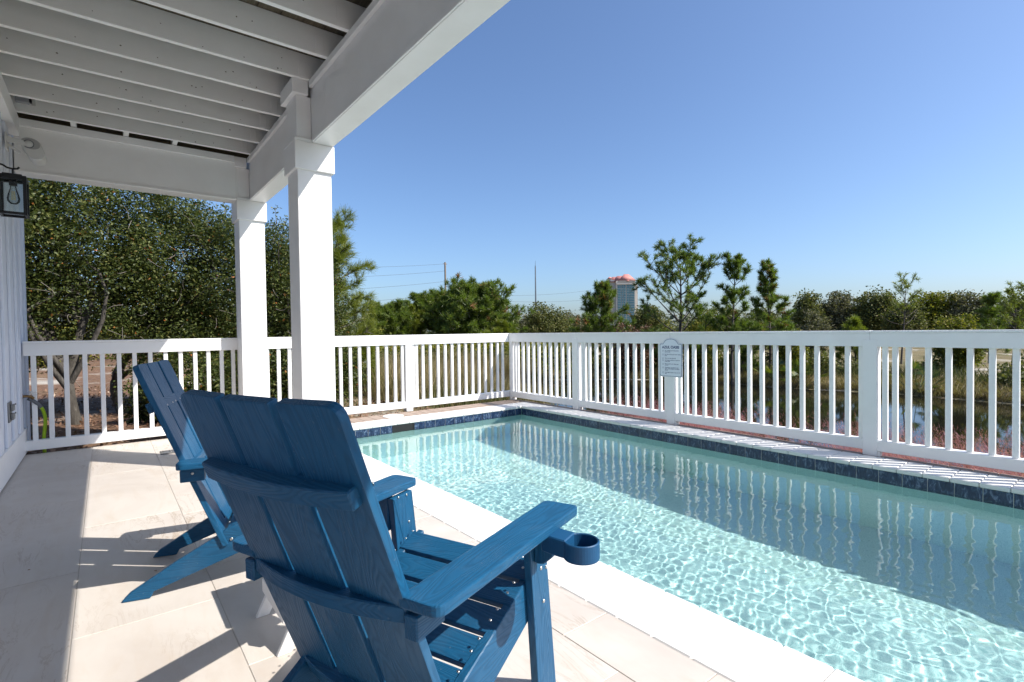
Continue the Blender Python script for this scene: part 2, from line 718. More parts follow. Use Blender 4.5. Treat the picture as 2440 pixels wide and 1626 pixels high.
pb = bmesh.new()
pf = pb.faces.new([pb.verts.new((x, y, POND_Z)) for x, y in POND * 1.0])
bmesh.ops.triangulate(pb, faces=[pf])
for f in pb.faces:
    if f.normal.z < 0:
        f.normal_flip()
pond = put('pond_water', bm_mesh('pond_water', pb), 'pond')
pond['kind'] = 'structure'

# ------------------------------------------------------------------ patio floor
XW, XLO, XLI, XP, XR = -.614, 1.5236, 1.8412, 4.803, 5.158
YP, YCO, YF = 5.88, 6.183, 6.616
patio = empty('patio_floor', (0, 0, 0), kind='structure')
box('slab', (XW - 1.2, -3.2, -.6), (1.45, 6.63, -.0025), 'grout', patio, 0)
box('bounce_terrace', (XW - 3.5, -9.5, -.3), (5.2, -3.21, -.004), 'travertine', patio, 0)  # unseen paving added behind the camera to bounce sunlight onto the ceiling
cols = [(-.614, -.122, 1.402, 3.17), (-.122, .352, 1.402, 2.468), (.352, .818, .935, 2.83), (.818, 1.284, .935, 1.09), (1.284, XLO - .003, .464, .883)]
for x0, x1, st, ph in cols:
    k0 = math.floor((-3.2 - ph) / st)
    yy = ph + k0 * st
    while yy < 6.63:
        a, b = max(yy, -3.2), min(yy + st, 6.65)
        if b - a > .05:
            box('floor_tile', (x0 + .0018, a + .0018, -.014), (x1 - .0018, b - .0018, 0), 'travertine', patio, .0012)
        yy += st

# ------------------------------------------------------------------ pool
pool = empty('swimming_pool', (3.32, 2, -1.35), label='rectangular turquoise swimming pool with white coping and blue waterline tiles', cat='swimming pool')
PB = -2.4      # near end, behind the camera's view
DEPTH = -1.32


def shell():
    bm = bmesh.new()

    def quad(*p):
        bm.faces.new([bm.verts.new(q) for q in p])
    x0, x1, y0, y1, zt, zb = XLI + .006, XP + .006, PB, YP + .008, -.036, DEPTH
    r = .12
    quad((x0, y0, zb), (x1, y0, zb), (x1, y1, zb), (x0, y1, zb))
    quad((x0, y0, zb), (x0, y1, zb), (x0, y1, zt), (x0, y0, zt))
    quad((x1, y0, zb), (x1, y0, zt), (x1, y1, zt), (x1, y1, zb))
    quad((x0, y1, zb), (x1, y1, zb), (x1, y1, zt), (x0, y1, zt))
    quad((x0, y0, zb), (x0, y0, zt), (x1, y0, zt), (x1, y0, zb))
    return bm_mesh('pool_shell', bm)


sh = put('pool_shell', shell(), 'plaster', pool, loc=(0, 0, 0))
sh.cycles.is_caustics_receiver = True
# concrete around the shell
con = empty('pool_surround', (3.32, 2, -1.4), kind='structure')
box('bond_beam', (4.83, -3.2, -1.2), (5.19, 6.62, -.046), 'grout', con, 0)
box('bond_beam', (1.46, 5.91, -1.2), (4.82, 6.53, -.046), 'grout', con, 0)
box('bond_beam', (1.46, -3.2, -1.2), (1.83, 5.90, -.046), 'grout', con, 0)


def stone(lo, hi):
    return box('coping_stone', lo, hi, 'coping', pool, .006)


CP = .1612
y = .96 * .853 - CP * 18     # joints measured on the left run
y = .819 - CP * 19
while y < YP - .01:
    stone((XLO, y + .0012, -.036), (XLI, min(y + CP, YP) - .0012, random.uniform(-.0008, .0008)))
    y += CP
y = -2.26
while y < YP - .01:
    stone((XP - .006, y + .0012, -.036), (5.118, min(y + CP, YP) - .0012, random.uniform(-.0008, .0008)))
    y += CP
x = XLO
while x < 5.118 - .01:
    stone((x + .0012, YP - .006, -.036), (min(x + CP, 5.118) - .0012, YCO, random.uniform(-.0008, .0008)))
    x += CP

TP = .1555
SK0, SK1 = 2.751, 3.205


def wtile(lo, hi):
    o = box('waterline_tile', lo, hi, 'waterline', pool, .002)
    o.cycles.is_caustics_receiver = True
    return o


y = 2.036 + TP * 25 - TP * 28
y = .627 - TP * 18
while y < YP:
    if y > -2.3:
        wtile((XP, y + .0017, -.19), (XP + .01, min(y + TP, YP) - .0017, -.037))
        wtile((XLI - .010, y + .0017, -.19), (XLI, min(y + TP, YP) - .0017, -.037))
    y += TP
xs = []
x = SK0 - TP * 6
while x < SK0 - .02:
    if x + TP > XLI:
        xs.append((max(x, XLI), x + TP))
    x += TP
xs.append((SK1 - .155, SK1))
x = SK1
while x < XP - .01:
    xs.append((x, min(x + TP * .955, XP)))
    x += TP * .955
for a, b in xs:
    wtile((a + .0017, YP, -.19), (b - .0017, YP + .01, -.037))
box('tile_grout', (XP + .004, PB, -.19), (XP + .009, YP, -.037), 'coping', pool, 0).cycles.is_caustics_receiver = True
box('tile_grout', (XLI, YP + .004, -.19), (SK0, YP + .009, -.037), 'coping', pool, 0)
box('tile_grout', (SK1 - .155, YP + .004, -.19), (XP, YP + .009, -.037), 'coping', pool, 0)
# skimmer mouth: a flat panel, the recess's shade painted near-black
sk = box('mouth_shade_panel', (SK0 + .010, YP + .003, -.180), (SK1 - .158, YP + .0075, -.037), 'hole_shade_black', pool, 0)
box('skimmer_frame', (SK0, YP - .002, -.175), (SK0 + .012, YP + .009, -.037), 'hole_shade_black', pool, .001)
box('skimmer_frame', (SK1 - .170, YP - .002, -.175), (SK1 - .157, YP + .009, -.037), 'hole_shade_black', pool, .001)

# water surface with real ripples
nx, ny = 300, 800
xs_ = np.linspace(XLI - .002, XP + .002, nx)
ys_ = np.linspace(PB, YP + .002, ny)
X, Y = np.meshgrid(xs_, ys_)
Z = np.zeros_like(X)
wr = np.random.default_rng(5)
for lam, amp, cnt in ((.05, .00010, 18), (.075, .00014, 18), (.12, .00012, 14), (.22, .00015, 10), (.6, .0008, 7)):
    for _ in range(cnt):
        L = lam * wr.uniform(.75, 1.3)
        a = wr.uniform(0, 2 * np.pi)
        # wave groups: each train fades in and out over the surface
        gx_, gy_ = wr.uniform(0, 6.28, 2)
        env = .55 + .45 * np.sin(X * wr.uniform(.8, 1.8) + gx_) * np.sin(Y * wr.uniform(.5, 1.3) + gy_)
        Z += amp / math.sqrt(cnt) * 2.2 * env * np.sin(2 * np.pi / L * (X * np.cos(a) + Y * np.sin(a)) + wr.uniform(0, 6.28))
# a return jet's ripple rings near the step, a calmer strip by the far corner
dj = np.hypot(X - 2.55, Y - .65)
Z += .0005 * np.sin(2 * np.pi * dj / .075) * np.exp(-(dj / .55) ** 2)
calm = .45 + .55 * (1 / (1 + np.exp(-(5.2 - Y) * 1.6)))
calm *= .55 + .45 * (1 / (1 + np.exp((X - 4.1) * 4)))
Z = Z * calm * .82 - .1177
V = np.stack([X, Y, Z], -1).reshape(-1, 3)
i = np.arange(nx * ny).reshape(ny, nx)
F = np.stack([i[:-1, :-1], i[:-1, 1:], i[1:, 1:], i[1:, :-1]], -1).reshape(-1, 4)
pw = quick('pool_water', V, F, 'water', smooth=True, kind='structure')
pw.cycles.is_caustics_caster = True

# wood decking behind and beside the pool
deck = empty('wood_decking', (3.3, 6.4, -.03), kind='structure')
x = XLO + .004
while x < 5.11:
    box('plank', (x + .003, YCO + .006, -.028), (min(x + .146, 5.118) - .003, 6.545 + random.uniform(-.004, .008), -.002), 'plank', deck, .003)
    x += .146
y = -2.6
while y < 6.5:
    box('plank', (5.124, y + .003, -.030), (5.222 + random.uniform(-.008, .010), min(y + .146, 6.56) - .003, -.004), 'plank', deck, .003)
    y += .146

lid = empty('skimmer_lid', (2.985, 6.345, 0), label='round white skimmer lid set into the wood planks beside the pool', cat='lid')
put('cover', lathe_mesh('cover', [(0, .003), (.112, .003), (.118, .001), (.118, -.02)], 36), 'skimmer_white', lid, loc=(0, 0, .001), local=True)
put('ring', lathe_mesh('ring', [(.121, .001), (.123, .004), (.134, .003), (.137, -.002)], 36), 'skimmer_white', lid, loc=(0, 0, 0), local=True)
box('finger_slot', (.02, -.085, .0035), (.05, -.073, .0050), 'hole_shade_black', lid, .001, local=True)  # raised strip, the slot's inner shade painted as near-black

# ------------------------------------------------------------------ columns and overhead deck
CX0, CX1, AY, BY = 1.1997, 1.4635, 4.175, 6.391
CE, ZCOL, ZB = .0215, 2.389, 2.6045
BX0, BX1 = 1.3139, 1.4777
ZT = 3.03      # top of the beam's face, under the trim
ZJ = 3.07      # underside of the joists


def column(y0, label):
    c = empty('porch_column', ((CX0 + CX1) / 2, y0 + .132, 0), label=label, cat='column', group='square white porch columns')
    y1 = y0 + CX1 - CX0
    box('shaft', (CX0, y0, 0.001), (CX1, y1, ZCOL + .03), 'white_paint', c, .004)
    # collar, notched for the beam: a low part all round and a high part on the house side
    box('collar', (CX0 - CE, y0 - CE, ZCOL), (CX1 + CE, y1 + CE, ZB - .001), 'white_paint', c, .003)
    box('collar_cheek', (CX0 - CE, y0 - CE, ZB), (BX0 - .002, y1 + CE, ZB + .024), 'white_paint', c, .002)
    box('pier', (CX0, y0, ZB + .024), (BX0 - .001, y1, ZT - .07), 'white_paint', c, .003)
    box('pier_cap', (CX0 - .035, y0 - .035, ZT - .07), (BX0 - .03, y1 + .035, ZJ), 'white_paint', c, .003)
    return c


column(AY, 'nearer square white porch column standing by the pool edge')
column(BY, 'farther square white porch column in the corner of the railing')
column(-2.2, 'square white porch column behind the seats at the near end of the pool')

over = empty('overhead_deck', (.4, 2, 3.07), label='white painted underside of the upper deck with joists and beams', cat='deck')
box('beam', (BX0, -3.2, ZB), (BX1, 3.86, ZT + .04), 'white_paint', over, .003)
box('beam', (BX0 + .001, 3.8602, ZB + .001), (BX1 - .001, 6.60, ZT + .04), 'white_paint', over, .003)
box('beam_lip', (BX0 - .010, -3.2, ZB + .004), (BX0 - .0005, AY - .03, ZB + .030), 'white_paint', over, .002)
box('beam_lip', (BX0 - .010, AY + .30, ZB + .004), (BX0 - .0005, BY - .03, ZB + .030), 'white_paint', over, .002)
box('beam_trim', (BX0 - .028, -3.2, ZT - .01), (BX0 - .001, AY - .04, ZJ - .001), 'white_paint', over, .002)
box('beam_trim', (BX0 - .028, AY + .305, ZT - .01), (BX0 - .001, BY - .04, ZJ - .001), 'white_paint', over, .002)
box('fascia', (BX1 + .001, -3.2, ZB + .05), (BX1 + .03, 6.62, 3.40), 'white_paint', over, .003)
HY0, HY1 = 6.375, 6.575
box('header', (-.60, HY0, ZB - .01), (CX0 - .0225, HY1, ZT + .04), 'white_paint', over, .003)
box('header_trim', (-.56, HY0 - .03, ZT - .03), (CX0 - .038, HY0 - .001, ZJ - .001), 'white_paint', over, .002)
box('header_filler', (CX0 - .022, HY0 + .016, ZB + .026), (CX0 - .0005, HY1, ZT + .039), 'white_paint', over, 0)
box('header_lip', (-.60, HY0 - .008, ZB - .008), (CX0 - .024, HY0 - .0005, ZB + .012), 'white_paint', over, .002)
JY = [6.215 - .4125 * k for k in range(0, 23)]
for yj in JY:
    box('joist', (-.626, yj - .038, ZJ), (1.476, yj, ZJ + .185), 'ceiling_paint', over, .002)
for xb in (-.205, .188, .588):
    box('blocking', (xb, 6.217, ZJ + .004), (xb + .042, 6.47, ZJ + .20), 'ceiling_paint', over, .002)
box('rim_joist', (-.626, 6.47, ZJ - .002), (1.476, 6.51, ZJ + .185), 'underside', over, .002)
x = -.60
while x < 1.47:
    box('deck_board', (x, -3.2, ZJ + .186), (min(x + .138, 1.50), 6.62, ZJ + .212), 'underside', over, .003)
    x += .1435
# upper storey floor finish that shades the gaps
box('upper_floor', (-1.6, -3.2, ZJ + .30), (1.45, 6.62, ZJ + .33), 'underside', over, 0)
# joist hangers: small galvanised plates painted over
for k, yj in enumerate(JY[:12]):
    box('joist_hanger', (1.205, yj - .0415, ZJ + .01), (1.262, yj - .0385, ZJ + .13), 'ceiling_paint', over, .001)

nv, nf_ = [], []
nr_ = np.random.default_rng(3)
for yj in JY[:11]:
    for k in range(7):
        xx, zz, r_ = nr_.uniform(-.5, 1.15), ZJ + nr_.uniform(.015, .11), nr_.uniform(.0025, .0055)
        q0 = len(nv)
        nv += [(xx + r_ * math.cos(a) * nr_.uniform(.7, 1.6), yj - .0392, zz + r_ * math.sin(a)) for a in np.arange(6) * math.pi / 3]
        nf_.append(tuple(range(q0, q0 + 6)))
quick('nail_heads', np.array(nv), np.array(nf_), 'nail_stain', over, loc=(0, 0, 0), kind='stuff')

# ------------------------------------------------------------------ house wall
house = empty('house_wall', (-.7, 2, 0), label='pale blue board and batten house wall along the patio', cat='wall')
box('siding', (-.80, -3.2, .0), (-.628, 7.02, 3.3), 'siding_paint', house, 0)
y = -2.9
while y < 7.0:
    box('batten', (-.6275, y, .245), (-.608, y + .19, 2.9), 'siding_paint', house, .003)
    y += .385
box('baseboard', (-.6275, -3.2, .012), (-.604, 6.75, .243), 'white_paint', house, .003)
box('corner_board', (-.6275, 6.90, .0), (-.604, 7.035, 3.0), 'siding_paint', house, .003)
box('ledger_board', (-.6265, -3.2, 2.905), (-.557, 6.37, ZJ - .001), 'white_paint', house, .003)
box('house_gable', (-5.0, 6.8, -.3), (-.81, 7.0, 3.3), 'siding_paint', house, 0)

# ------------------------------------------------------------------ railings
ZR1, ZR0, ZB1, ZB0 = 1.0517, .9321, .1295, .0388
RD = .085
R3_POSTS = [5.060, 3.513, 1.519, -.05, -1.6]


def rail_x(o, x0, x1, yf):
    box('top_rail', (x0, yf, ZR0), (x1, yf + RD, ZR1 - .004), 'white_paint', o, .003)
    box('cap', (x0, yf - .004, ZR1 - .003), (x1, yf + RD + .006, ZR1 + .018), 'white_paint', o, .003)
    box('bottom_rail', (x0, yf, ZB0), (x1, yf + RD, ZB1), 'white_paint', o, .003)


def rail_y(o, y0, y1, xf):
    cuts = [y0] + [p_ + .053 for p_ in sorted(R3_POSTS)] + [y1]
    for a, b in zip(cuts[:-1], cuts[1:]):
        dz = random.uniform(-.0008, .0008)
        box('top_rail', (xf, a + .0007, ZR0 + dz), (xf + RD, b - .0007, ZR1 - .004), 'white_paint', o, .0025)
        box('cap', (xf - .004, a + .0005, ZR1 - .003), (xf + RD + .006, b - .0005, ZR1 + .018 + dz), 'white_paint', o, .0025)
        box('bottom_rail', (xf, a + .0007, ZB0 + dz), (xf + RD, b - .0007, ZB1), 'white_paint', o, .0025)


BW = .038
r1 = empty('railing', (.3, YF, 0), label='short white baluster railing between the house wall and the corner column', cat='railing', group='white railings round the pool deck')
rail_x(r1, -.606, 1.235, YF)
for x in [-.558, -.437, -.319, -.181, -.045, .090, .219, .356, .488, .623, .759, .889, 1.020, 1.135]:
    x += random.uniform(-.002, .002)
    box('baluster', (x, YF + .022, ZB1 - .002), (x + BW, YF + .022 + BW, ZR0 + .002), 'white_paint', r1, .003).rotation_euler.rotate_axis('X', random.uniform(-.012, .012))

r2 = empty('railing', (3.3, YF, 0), label='white baluster railing across the far end of the pool', cat='railing', group='white railings round the pool deck')
rail_x(r2, CX1 - .06, XR - .002, YF)
for x in [1.50, 1.626, 1.753, 1.880, 2.005, 2.131, 2.258, 2.385, 2.512, 2.640, 2.766, 2.894, 3.022, 3.149, 3.262,
          3.43, 3.481, 3.586, 3.708, 3.836, 3.960, 4.076, 4.199, 4.323, 4.446, 4.571, 4.689, 4.812, 4.932, 5.035]:
    x += random.uniform(-.002, .002)
    box('baluster', (x, YF + .022, ZB1 - .002), (x + BW, YF + .022 + BW, ZR0 + .002), 'white_paint', r2, .003).rotation_euler.rotate_axis('X', random.uniform(-.012, .012))
for x in (3.313,):
    box('post', (x, YF - .006, -.01), (x + .103, YF + .09, ZR0 + .06), 'white_paint', r2, .003)

r3 = empty('railing', (XR, 2, 0), label='long white baluster railing between the pool and the pond', cat='railing', group='white railings round the pool deck')
rail_y(r3, -2.8, YF + RD, XR)
posts = [5.060, 3.513, 1.519, -.05, -1.6]
box('post', (XR + .0005, YF - .062, -.02), (XR + .10, YF - .002, ZR0 + .05), 'white_paint', r3, .003)
for yp in posts:
    box('post', (XR - .006, yp, -.012), (XR + .095, yp + .106, ZR0 + .06), 'white_paint', r3, .003)
    box('post_shoe', (XR - .002, yp - .022, -.012), (XR + .06, yp - .001, .034), 'white_paint', r3, .004)
ys = [6.52, 6.452, 6.324, 6.200, 6.070, 5.942, 5.814, 5.687, 5.561, 5.429, 5.301, 5.20, 5.022,
      4.978, 4.897, 4.769, 4.643, 4.514, 4.386, 4.257, 4.129, 4.006, 3.878, 3.750, 3.665,
      3.482, 3.398, 3.302, 3.176, 3.048, 2.921, 2.796, 2.666, 2.538, 2.405, 2.283, 2.153, 2.025, 1.900, 1.772, 1.663,
      1.490, 1.417, 1.326, 1.197, 1.070, .943, .814, .688]
yy = .560
while yy > -2.7:
    if not any(a - .04 < yy < a + .15 for a in posts):
        ys.append(yy)
    yy -= .1275
for y in ys:
    y += random.uniform(-.002, .002)
    box('baluster', (XR + .022, y - BW, ZB1 - .002), (XR + .022 + BW, y, ZR0 + .002), 'white_paint', r3, .003).rotation_euler.rotate_axis('X', random.uniform(-.012, .012))

# ------------------------------------------------------------------ pool rules sign
sgn = empty('pool_sign', (XR - .012, 3.552, .77), label='white pool rules sign with blue border fixed to the railing', cat='sign')
sw, sz0, sz1, szt = .153, .548, .940, .999


def sign_outline(ins):
    w = sw - ins
    pts = [(-w, sz0 + ins), (w, sz0 + ins), (w, sz1 - ins), (.105 - ins * .4, sz1 - ins)]
    n = 12
    for k in range(n + 1):
        a = math.pi * (.12 + .76 * k / n)
        pts.append(((.098 - ins * .7) * math.cos(a), sz1 - ins + (szt - sz1) * math.sin(a)))
    pts += [(-.105 + ins * .4, sz1 - ins), (-w, sz1 - ins)]
    rad = [.022, .022, .012, 0] + [0] * (n + 1) + [0, .012]
    return [(x, z - .77) for x, z in rounded(pts, rad, 4)]


def sign_layer(name, ins, d, mat, th=.002):
    # local x of the print runs towards -Y in the world, normal towards -X
    mt = Matrix(((0, 0, -1, 0), (-1, 0, 0, 0), (0, 1, 0, 0), (0, 0, 0, 1)))
    mt.translation = (-d, 0, 0)
    return put(name, prism_mesh(name, sign_outline(ins), th, 0), mat, sgn, mtx=mt, local=True)


sign_layer('plate', 0, -.003, 'sign_white', .003)
sign_layer('border', .007, .0005, 'sign_blue', .0006)
sign_layer('face', .0115, .0016, 'sign_white', .0006)


def sign_text(body, x, z, size, bold=0.0, align='LEFT'):
    cu = bpy.data.curves.new('lettering', 'FONT')
    cu.body = body
    cu.size = size
    cu.offset = bold
    cu.align_x = align
    cu.space_line = .9
    cu.materials.append(M['sign_blue'])
    tmp = bpy.data.objects.new('lettering', cu)
    COL.objects.link(tmp)
    me = bpy.data.meshes.new_from_object(tmp.evaluated_get(bpy.context.evaluated_depsgraph_get()))
    bpy.data.objects.remove(tmp)
    o = bpy.data.objects.new('lettering', me)
    COL.objects.link(o)
    o.parent = sgn
    mt = Matrix(((0, 0, -1, 0), (-1, 0, 0, 0), (0, 1, 0, 0), (0, 0, 0, 1)))
    mt.translation = (-.0030, -x, z - .77)
    o.matrix_local = mt
    return o


sign_text('AZUL OASIS', 0, .880, .042, .0016, 'CENTER')
rules = [('For residents and authorized\nguests only!', .849), ('No glass in the pool area\u2014safety\nfirst!', .805), ('Sorry, no pets allowed!', .761),
         ("Let's keep it chill: no running or\nrough play!", .738), ('Please watch your little ones\nclosely!', .695),
         ('Remember, no peeing in the\npool\u2014swim diapers on babies,\nplease!', .652), ('Pool depth ranges from 3 to 5.5\nfeet', .596)]
for body, z in rules:
    sign_text(body, -.078, z, .0158, .0003)
    ic = put('icon', lathe_mesh('icon', [(.0075, 0), (.0095, 0), (.0095, .0006), (.0075, .0006), (.0075, 0)], 16), 'sign_blue', sgn, local=True)
    mt = Matrix(((0, 0, -1, 0), (-1, 0, 0, 0), (0, 1, 0, 0), (0, 0, 0, 1)))
    mt.translation = (-.0024, .103, z - .77 + .002)
    ic.matrix_local = mt
mt = Matrix(((0, 0, -1, 0), (-1, 0, 0, 0), (0, 1, 0, 0), (0, 0, 0, 1)))
for zz in (.562, .985):
    sc = put('screw', lathe_mesh('screw', [(.003, 0), (.002, .0015), (0, .002)], 10), 'fastener', sgn, local=True)
    mt.translation = (-.0024, 0, zz - .77)
    sc.matrix_local = mt

# ------------------------------------------------------------------ chairs
TH = R(21.5)
ST, CT = math.sin(TH), math.cos(TH)


def make_chair(label):
    ch = empty('deck_chair', (0, 0, 0), label=label, cat='chair', group='blue slatted deck chairs on the patio')

    def pr(name, pts, t, mt, bev=.0035, seg=2):
        return put(name, prism_mesh(name, pts, t, bev, seg), 'blue_lumber', ch, mtx=mt, local=True)

    def screw(p, nrm, r=.0045):
        o = put('screw', SCREW, 'fastener', ch, local=True)
        q = Vector(nrm).to_track_quat('Z', 'Y').to_matrix().to_4x4()
        q.translation = p
        q = q @ Matrix.Scale(r / .0045, 4)
        o.matrix_local = q
        return o

    # back: three boards, the outer two turned slightly forward
    L0, W = .865, .1565
    zb = .182
    ub = -.506 - (zb - .3) * ST / CT
    for k in (-1, 0, 1):
        rad = [0, 0, 0, 0]
        pts = [(0, -W / 2), (L0, -W / 2), (L0, W / 2), (0, W / 2)]
        if k == -1:
            rad = [0, .034, .003, 0]
        elif k == 1:
            rad = [0, .003, .034, 0]
        else:
            rad = [0, .003, .003, 0]
        tilt = k * R(2.4)
        xa = Vector((-ST, 0, CT))
        nrm = Vector((CT, 0, ST))
        ya = Vector((0, 1, 0)) * math.cos(tilt) + nrm * math.sin(abs(tilt)) * (1 if k > 0 else -1)
        cen = Vector((ub, 0, zb)) + Vector((0, k * (W + .0195), 0)) + nrm * (.005 if k else 0)
        pr('back_slat', rounded(pts, rad, 5), .023, frame(cen, xa, ya))
    # braces behind the back: bowed boards
    def bow(w, d0, d1, n=10):
        up_ = [(-w + 2 * w * i / n, d0 + (d1 - d0) * (1 - (2 * i / n - 1) ** 2)) for i in range(n + 1)]
        return up_

    def brace(name, z, w, d0, d1, th, tilted=True, front=-.001):
        u = -.506 - (z - .3) * ST / CT
        curve = bow(w, d0, d1)
        dip = [(x, front) for x in (w, -w)]
        pts = curve + dip
        if tilted:
            # local x = across, local y = rearwards, z = along the back
            return pr(name, pts, th, frame((u, 0, z), (0, 1, 0), (-CT, 0, -ST)), .003, 1)
        return pr(name, pts, th, frame((u, 0, z), (0, 1, 0), (-1, 0, 0)), .003, 1)

    o = brace('upper_brace', .792, .238, .038, .056, .043)
    brace('lower_brace', .205, .212, .024, .052, .050)
    # arm level rail sits level, between the two arm blocks
    z = .512
    u = -.506 - (z - .3) * ST / CT
    pts = bow(.249, .012, .050) + [(.249, -.016), (.20, -.016), (-.20, -.016), (-.249, -.016)]
    pr('arm_rail', pts, .036, frame((u - .016, 0, z), (0, 1, 0), (-1, 0, 0)), .003, 1)
    for s in (-1, 1):
        # arms
        pts = [(-.628, .242), (.012, .254), (.012, .368), (-.628, .345)]
        pts = [(a, s * b) for a, b in pts]
        pts = rounded(pts, [.004, .022, .024, .030], 5)
        dz = .012 / .64
        pr('armrest', pts, .025, frame((0, 0, .562), (1, 0, dz), (0, 1, 0)), .004, 2)
        # blocks under the arms' rear ends
        y0, y1 = sorted((s * .2495, s * .285))
        pts = [(-.622, y0), (-.53, y0), (-.53, y1), (-.622, y1)]
        pr('arm_block', pts, .053, frame((0, 0, .4965), (1, 0, .012 / .64), (0, 1, 0)), .003, 1)
        screw((-.575, s * .2855, .522), (0, s, 0), .006)
        # front legs
        pts = rounded([(.550, -.125), (.556, -.030), (.0, .042), (.0, -.072)], [.002, .002, .006, .006], 3)
        y_in = .2455
        mt = frame((0, s * y_in if s > 0 else -.2705, 0), (0, 0, 1), (1, 0, 0))
        pr('front_leg', pts, .025, mt, .004, 2)
        for (a, b) in ((-.055, .405), (-.02, .395), (-.04, .30)):
            screw((a, s * .2708, b), (0, s, 0), .0062)
        for (a, b) in ((-.10, .55), (-.06, .548), (-.05, .452)):
            screw((a, s * .2447, b), (0, -s, 0), .0042)
        # corbel under the arm, outside the leg
        pts = rounded([(.556, .271), (.556, .336), (.47, .336), (.437, .30), (.437, .271)], [0, .004, .012, .01, 0], 3)
        pts = [(a, s * b) for a, b in pts]
        pr('corbel', pts, .026, frame((-.098 if s > 0 else -.072, 0, 0), (0, 0, 1), (0, 1, 0)), .003, 1)
        # side rail that runs down to the rear foot
        rail = [(.0, .409), (.0, .335), (-.02, .290), (-.05, .268), (-.436, .130), (-.735, .026), (-.748, .001), (-.850, .001), (-.842, .014), (-.822, .034),
                (-.655, .137), (-.50, .222), (-.462, .248), (-.40, .274)]
        pr('rear_leg', rail, .026, frame((0, .219 if s > 0 else -.245, 0), (1, 0, 0), (0, 0, 1)) @ Matrix.Translation((0, 0, -.026)), .003, 1)
        screw((-.44, s * .2455, .205), (0, s, 0), .0075)
    # seat
    for k in range(5):
        ua = -.030 - k * .0905
        zt = .4285 + .367 * (ua + .032)
        w2 = .2448
        pts = [(-w2, 0), (w2, 0), (w2, .0815), (-w2, .0815)]
        sl = Vector((-1, 0, -.367)).normalized()
        nrm = Vector((-.367, 0, 1)).normalized()
        org = Vector((ua, 0, zt)) - nrm * .022
        pr('seat_slat', pts, .022, frame(org, (0, -1, 0), sl), .0035, 2)
        for s in (-1, 1):
            for q in (.022, .06):
                screw(Vector((ua, s * .228, zt)) + sl * q, nrm, .0042)
    pr('apron', [(-.218, 0), (.218, 0), (.218, .07), (-.218, .07)], .022, frame((-.024, 0, .318), (0, -1, 0), (0, 0, 1)), .003, 1)
    # screws through the back boards at the upper brace
    for k in (-1, 0, 1):
        for dv in (-.045, .045):
            pz = .80
            pu = -.506 - (pz - .3) * ST / CT
            screw(Vector((pu, k * .176 + dv, pz)) + Vector((CT, 0, ST)) * (.0245 + (.005 if k else 0) + abs(k) * .0027), (CT, 0, ST), .0042)
    return ch


SCREW = lathe_mesh('screw', [(.0045, 0), (.0045, .0008), (.0036, .0022), (.0018, .0026), (0, .0022)], 10)
chair1 = make_chair('nearer blue slatted chair seen from behind with a cup holder on its arm')
chair2 = copy_tree(chair1)
chair2['label'] = 'farther blue slatted chair facing the pool beside the railing'
chair1.location = (.951, 1.414, 0)
chair1.rotation_euler = (0, 0, R(21.46))
chair2.location = (.912, 2.661, 0)
chair2.rotation_euler = (0, 0, R(-16.86))


# cup holder on the near chair's right arm
def cup_mesh():
    bm = bmesh.new()
    ro, ri, hgt, n = .048, .0420, .047, 40
    a0, a1 = R(-62 + 5), R(298 - 5)
    rings = []
    for k in range(n + 1):
        a = a0 + (a1 - a0) * k / n
        c_, s_ = math.cos(a), math.sin(a)
        rings.append([bm.verts.new((r * c_, r * s_, z)) for r, z in ((ro, .003), (ro, hgt - .002), (ro - .002, hgt), (ri + .002, hgt), (ri, hgt - .002), (ri, .0))])
    for a, b in zip(rings[:-1], rings[1:]):
        for j in range(5):
            bm.faces.new((a[j], b[j], b[j + 1], a[j + 1]))
    for rg in (rings[0], rings[-1]):
        bm.faces.new(rg)
    n2 = 40
    disc = []
    for zz in (.0, .007):
        disc.append([bm.verts.new(((ro - .001) * math.cos(2 * math.pi * k / n2), (ro - .001) * math.sin(2 * math.pi * k / n2), zz)) for k in range(n2)])
    bm.faces.new(disc[0][::-1])
    bm.faces.new(disc[1])
    for k in range(n2):
        q = (k + 1) % n2
        bm.faces.new((disc[0][k], disc[0][q], disc[1][q], disc[1][k]))
    bmesh.ops.recalc_face_normals(bm, faces=bm.faces[:])
    return bm_mesh('cup_holder', bm)


mt = Matrix.Translation((-.158, -.444, .513))
cup = put('cup_holder', cup_mesh(), 'blue_plastic', chair1, mtx=mt, local=True)
nk = rounded([(-.175, -.335), (-.105, -.335), (-.118, -.375), (-.122, -.412), (-.19, -.412), (-.188, -.385)], [0, 0, .02, 0, 0, .02], 4)
put('bracket', prism_mesh('bracket', nk, .048, .003, 1), 'blue_plastic', cup, mtx=Matrix.Translation((.158, .444, .001)), local=True)
nk = [(-.165, -.272), (-.103, -.272), (-.105, -.336), (-.175, -.336)]
put('bracket_arm', prism_mesh('bracket_arm', nk, .020, .002, 1), 'blue_plastic', cup, mtx=Matrix.Translation((.158, .444, .026)), local=True)

# ------------------------------------------------------------------ small white side table between the chairs
tb = empty('side_table', (.70, 2.05, 0), label='small white folding side table between the two blue chairs', cat='table')
for yy in (-.155, .155):
    for s in (-1, 1):
        pts = [(s * .262, 0), (s * .214, 0), (s * .035, .37), (s * .083, .37)]
        d = .0 if s < 0 else .02
        put('leg', prism_mesh('leg', pts, .018, .002, 1), 'white_paint', tb, mtx=frame((0, yy + d, 0), (1, 0, 0), (0, 0, 1)), local=True)
box('stretcher', (-.235, -.150, .095), (-.219, .150, .145), 'white_paint', tb, .002, local=True)
box('stretcher', (.219, -.150, .095), (.235, .150, .145), 'white_paint', tb, .002, local=True)
for k in range(4):
    box('top_slat', (-.13 + k * .066, -.17, .372), (-.13 + k * .066 + .06, .19, .388), 'white_paint', tb, .003, local=True)

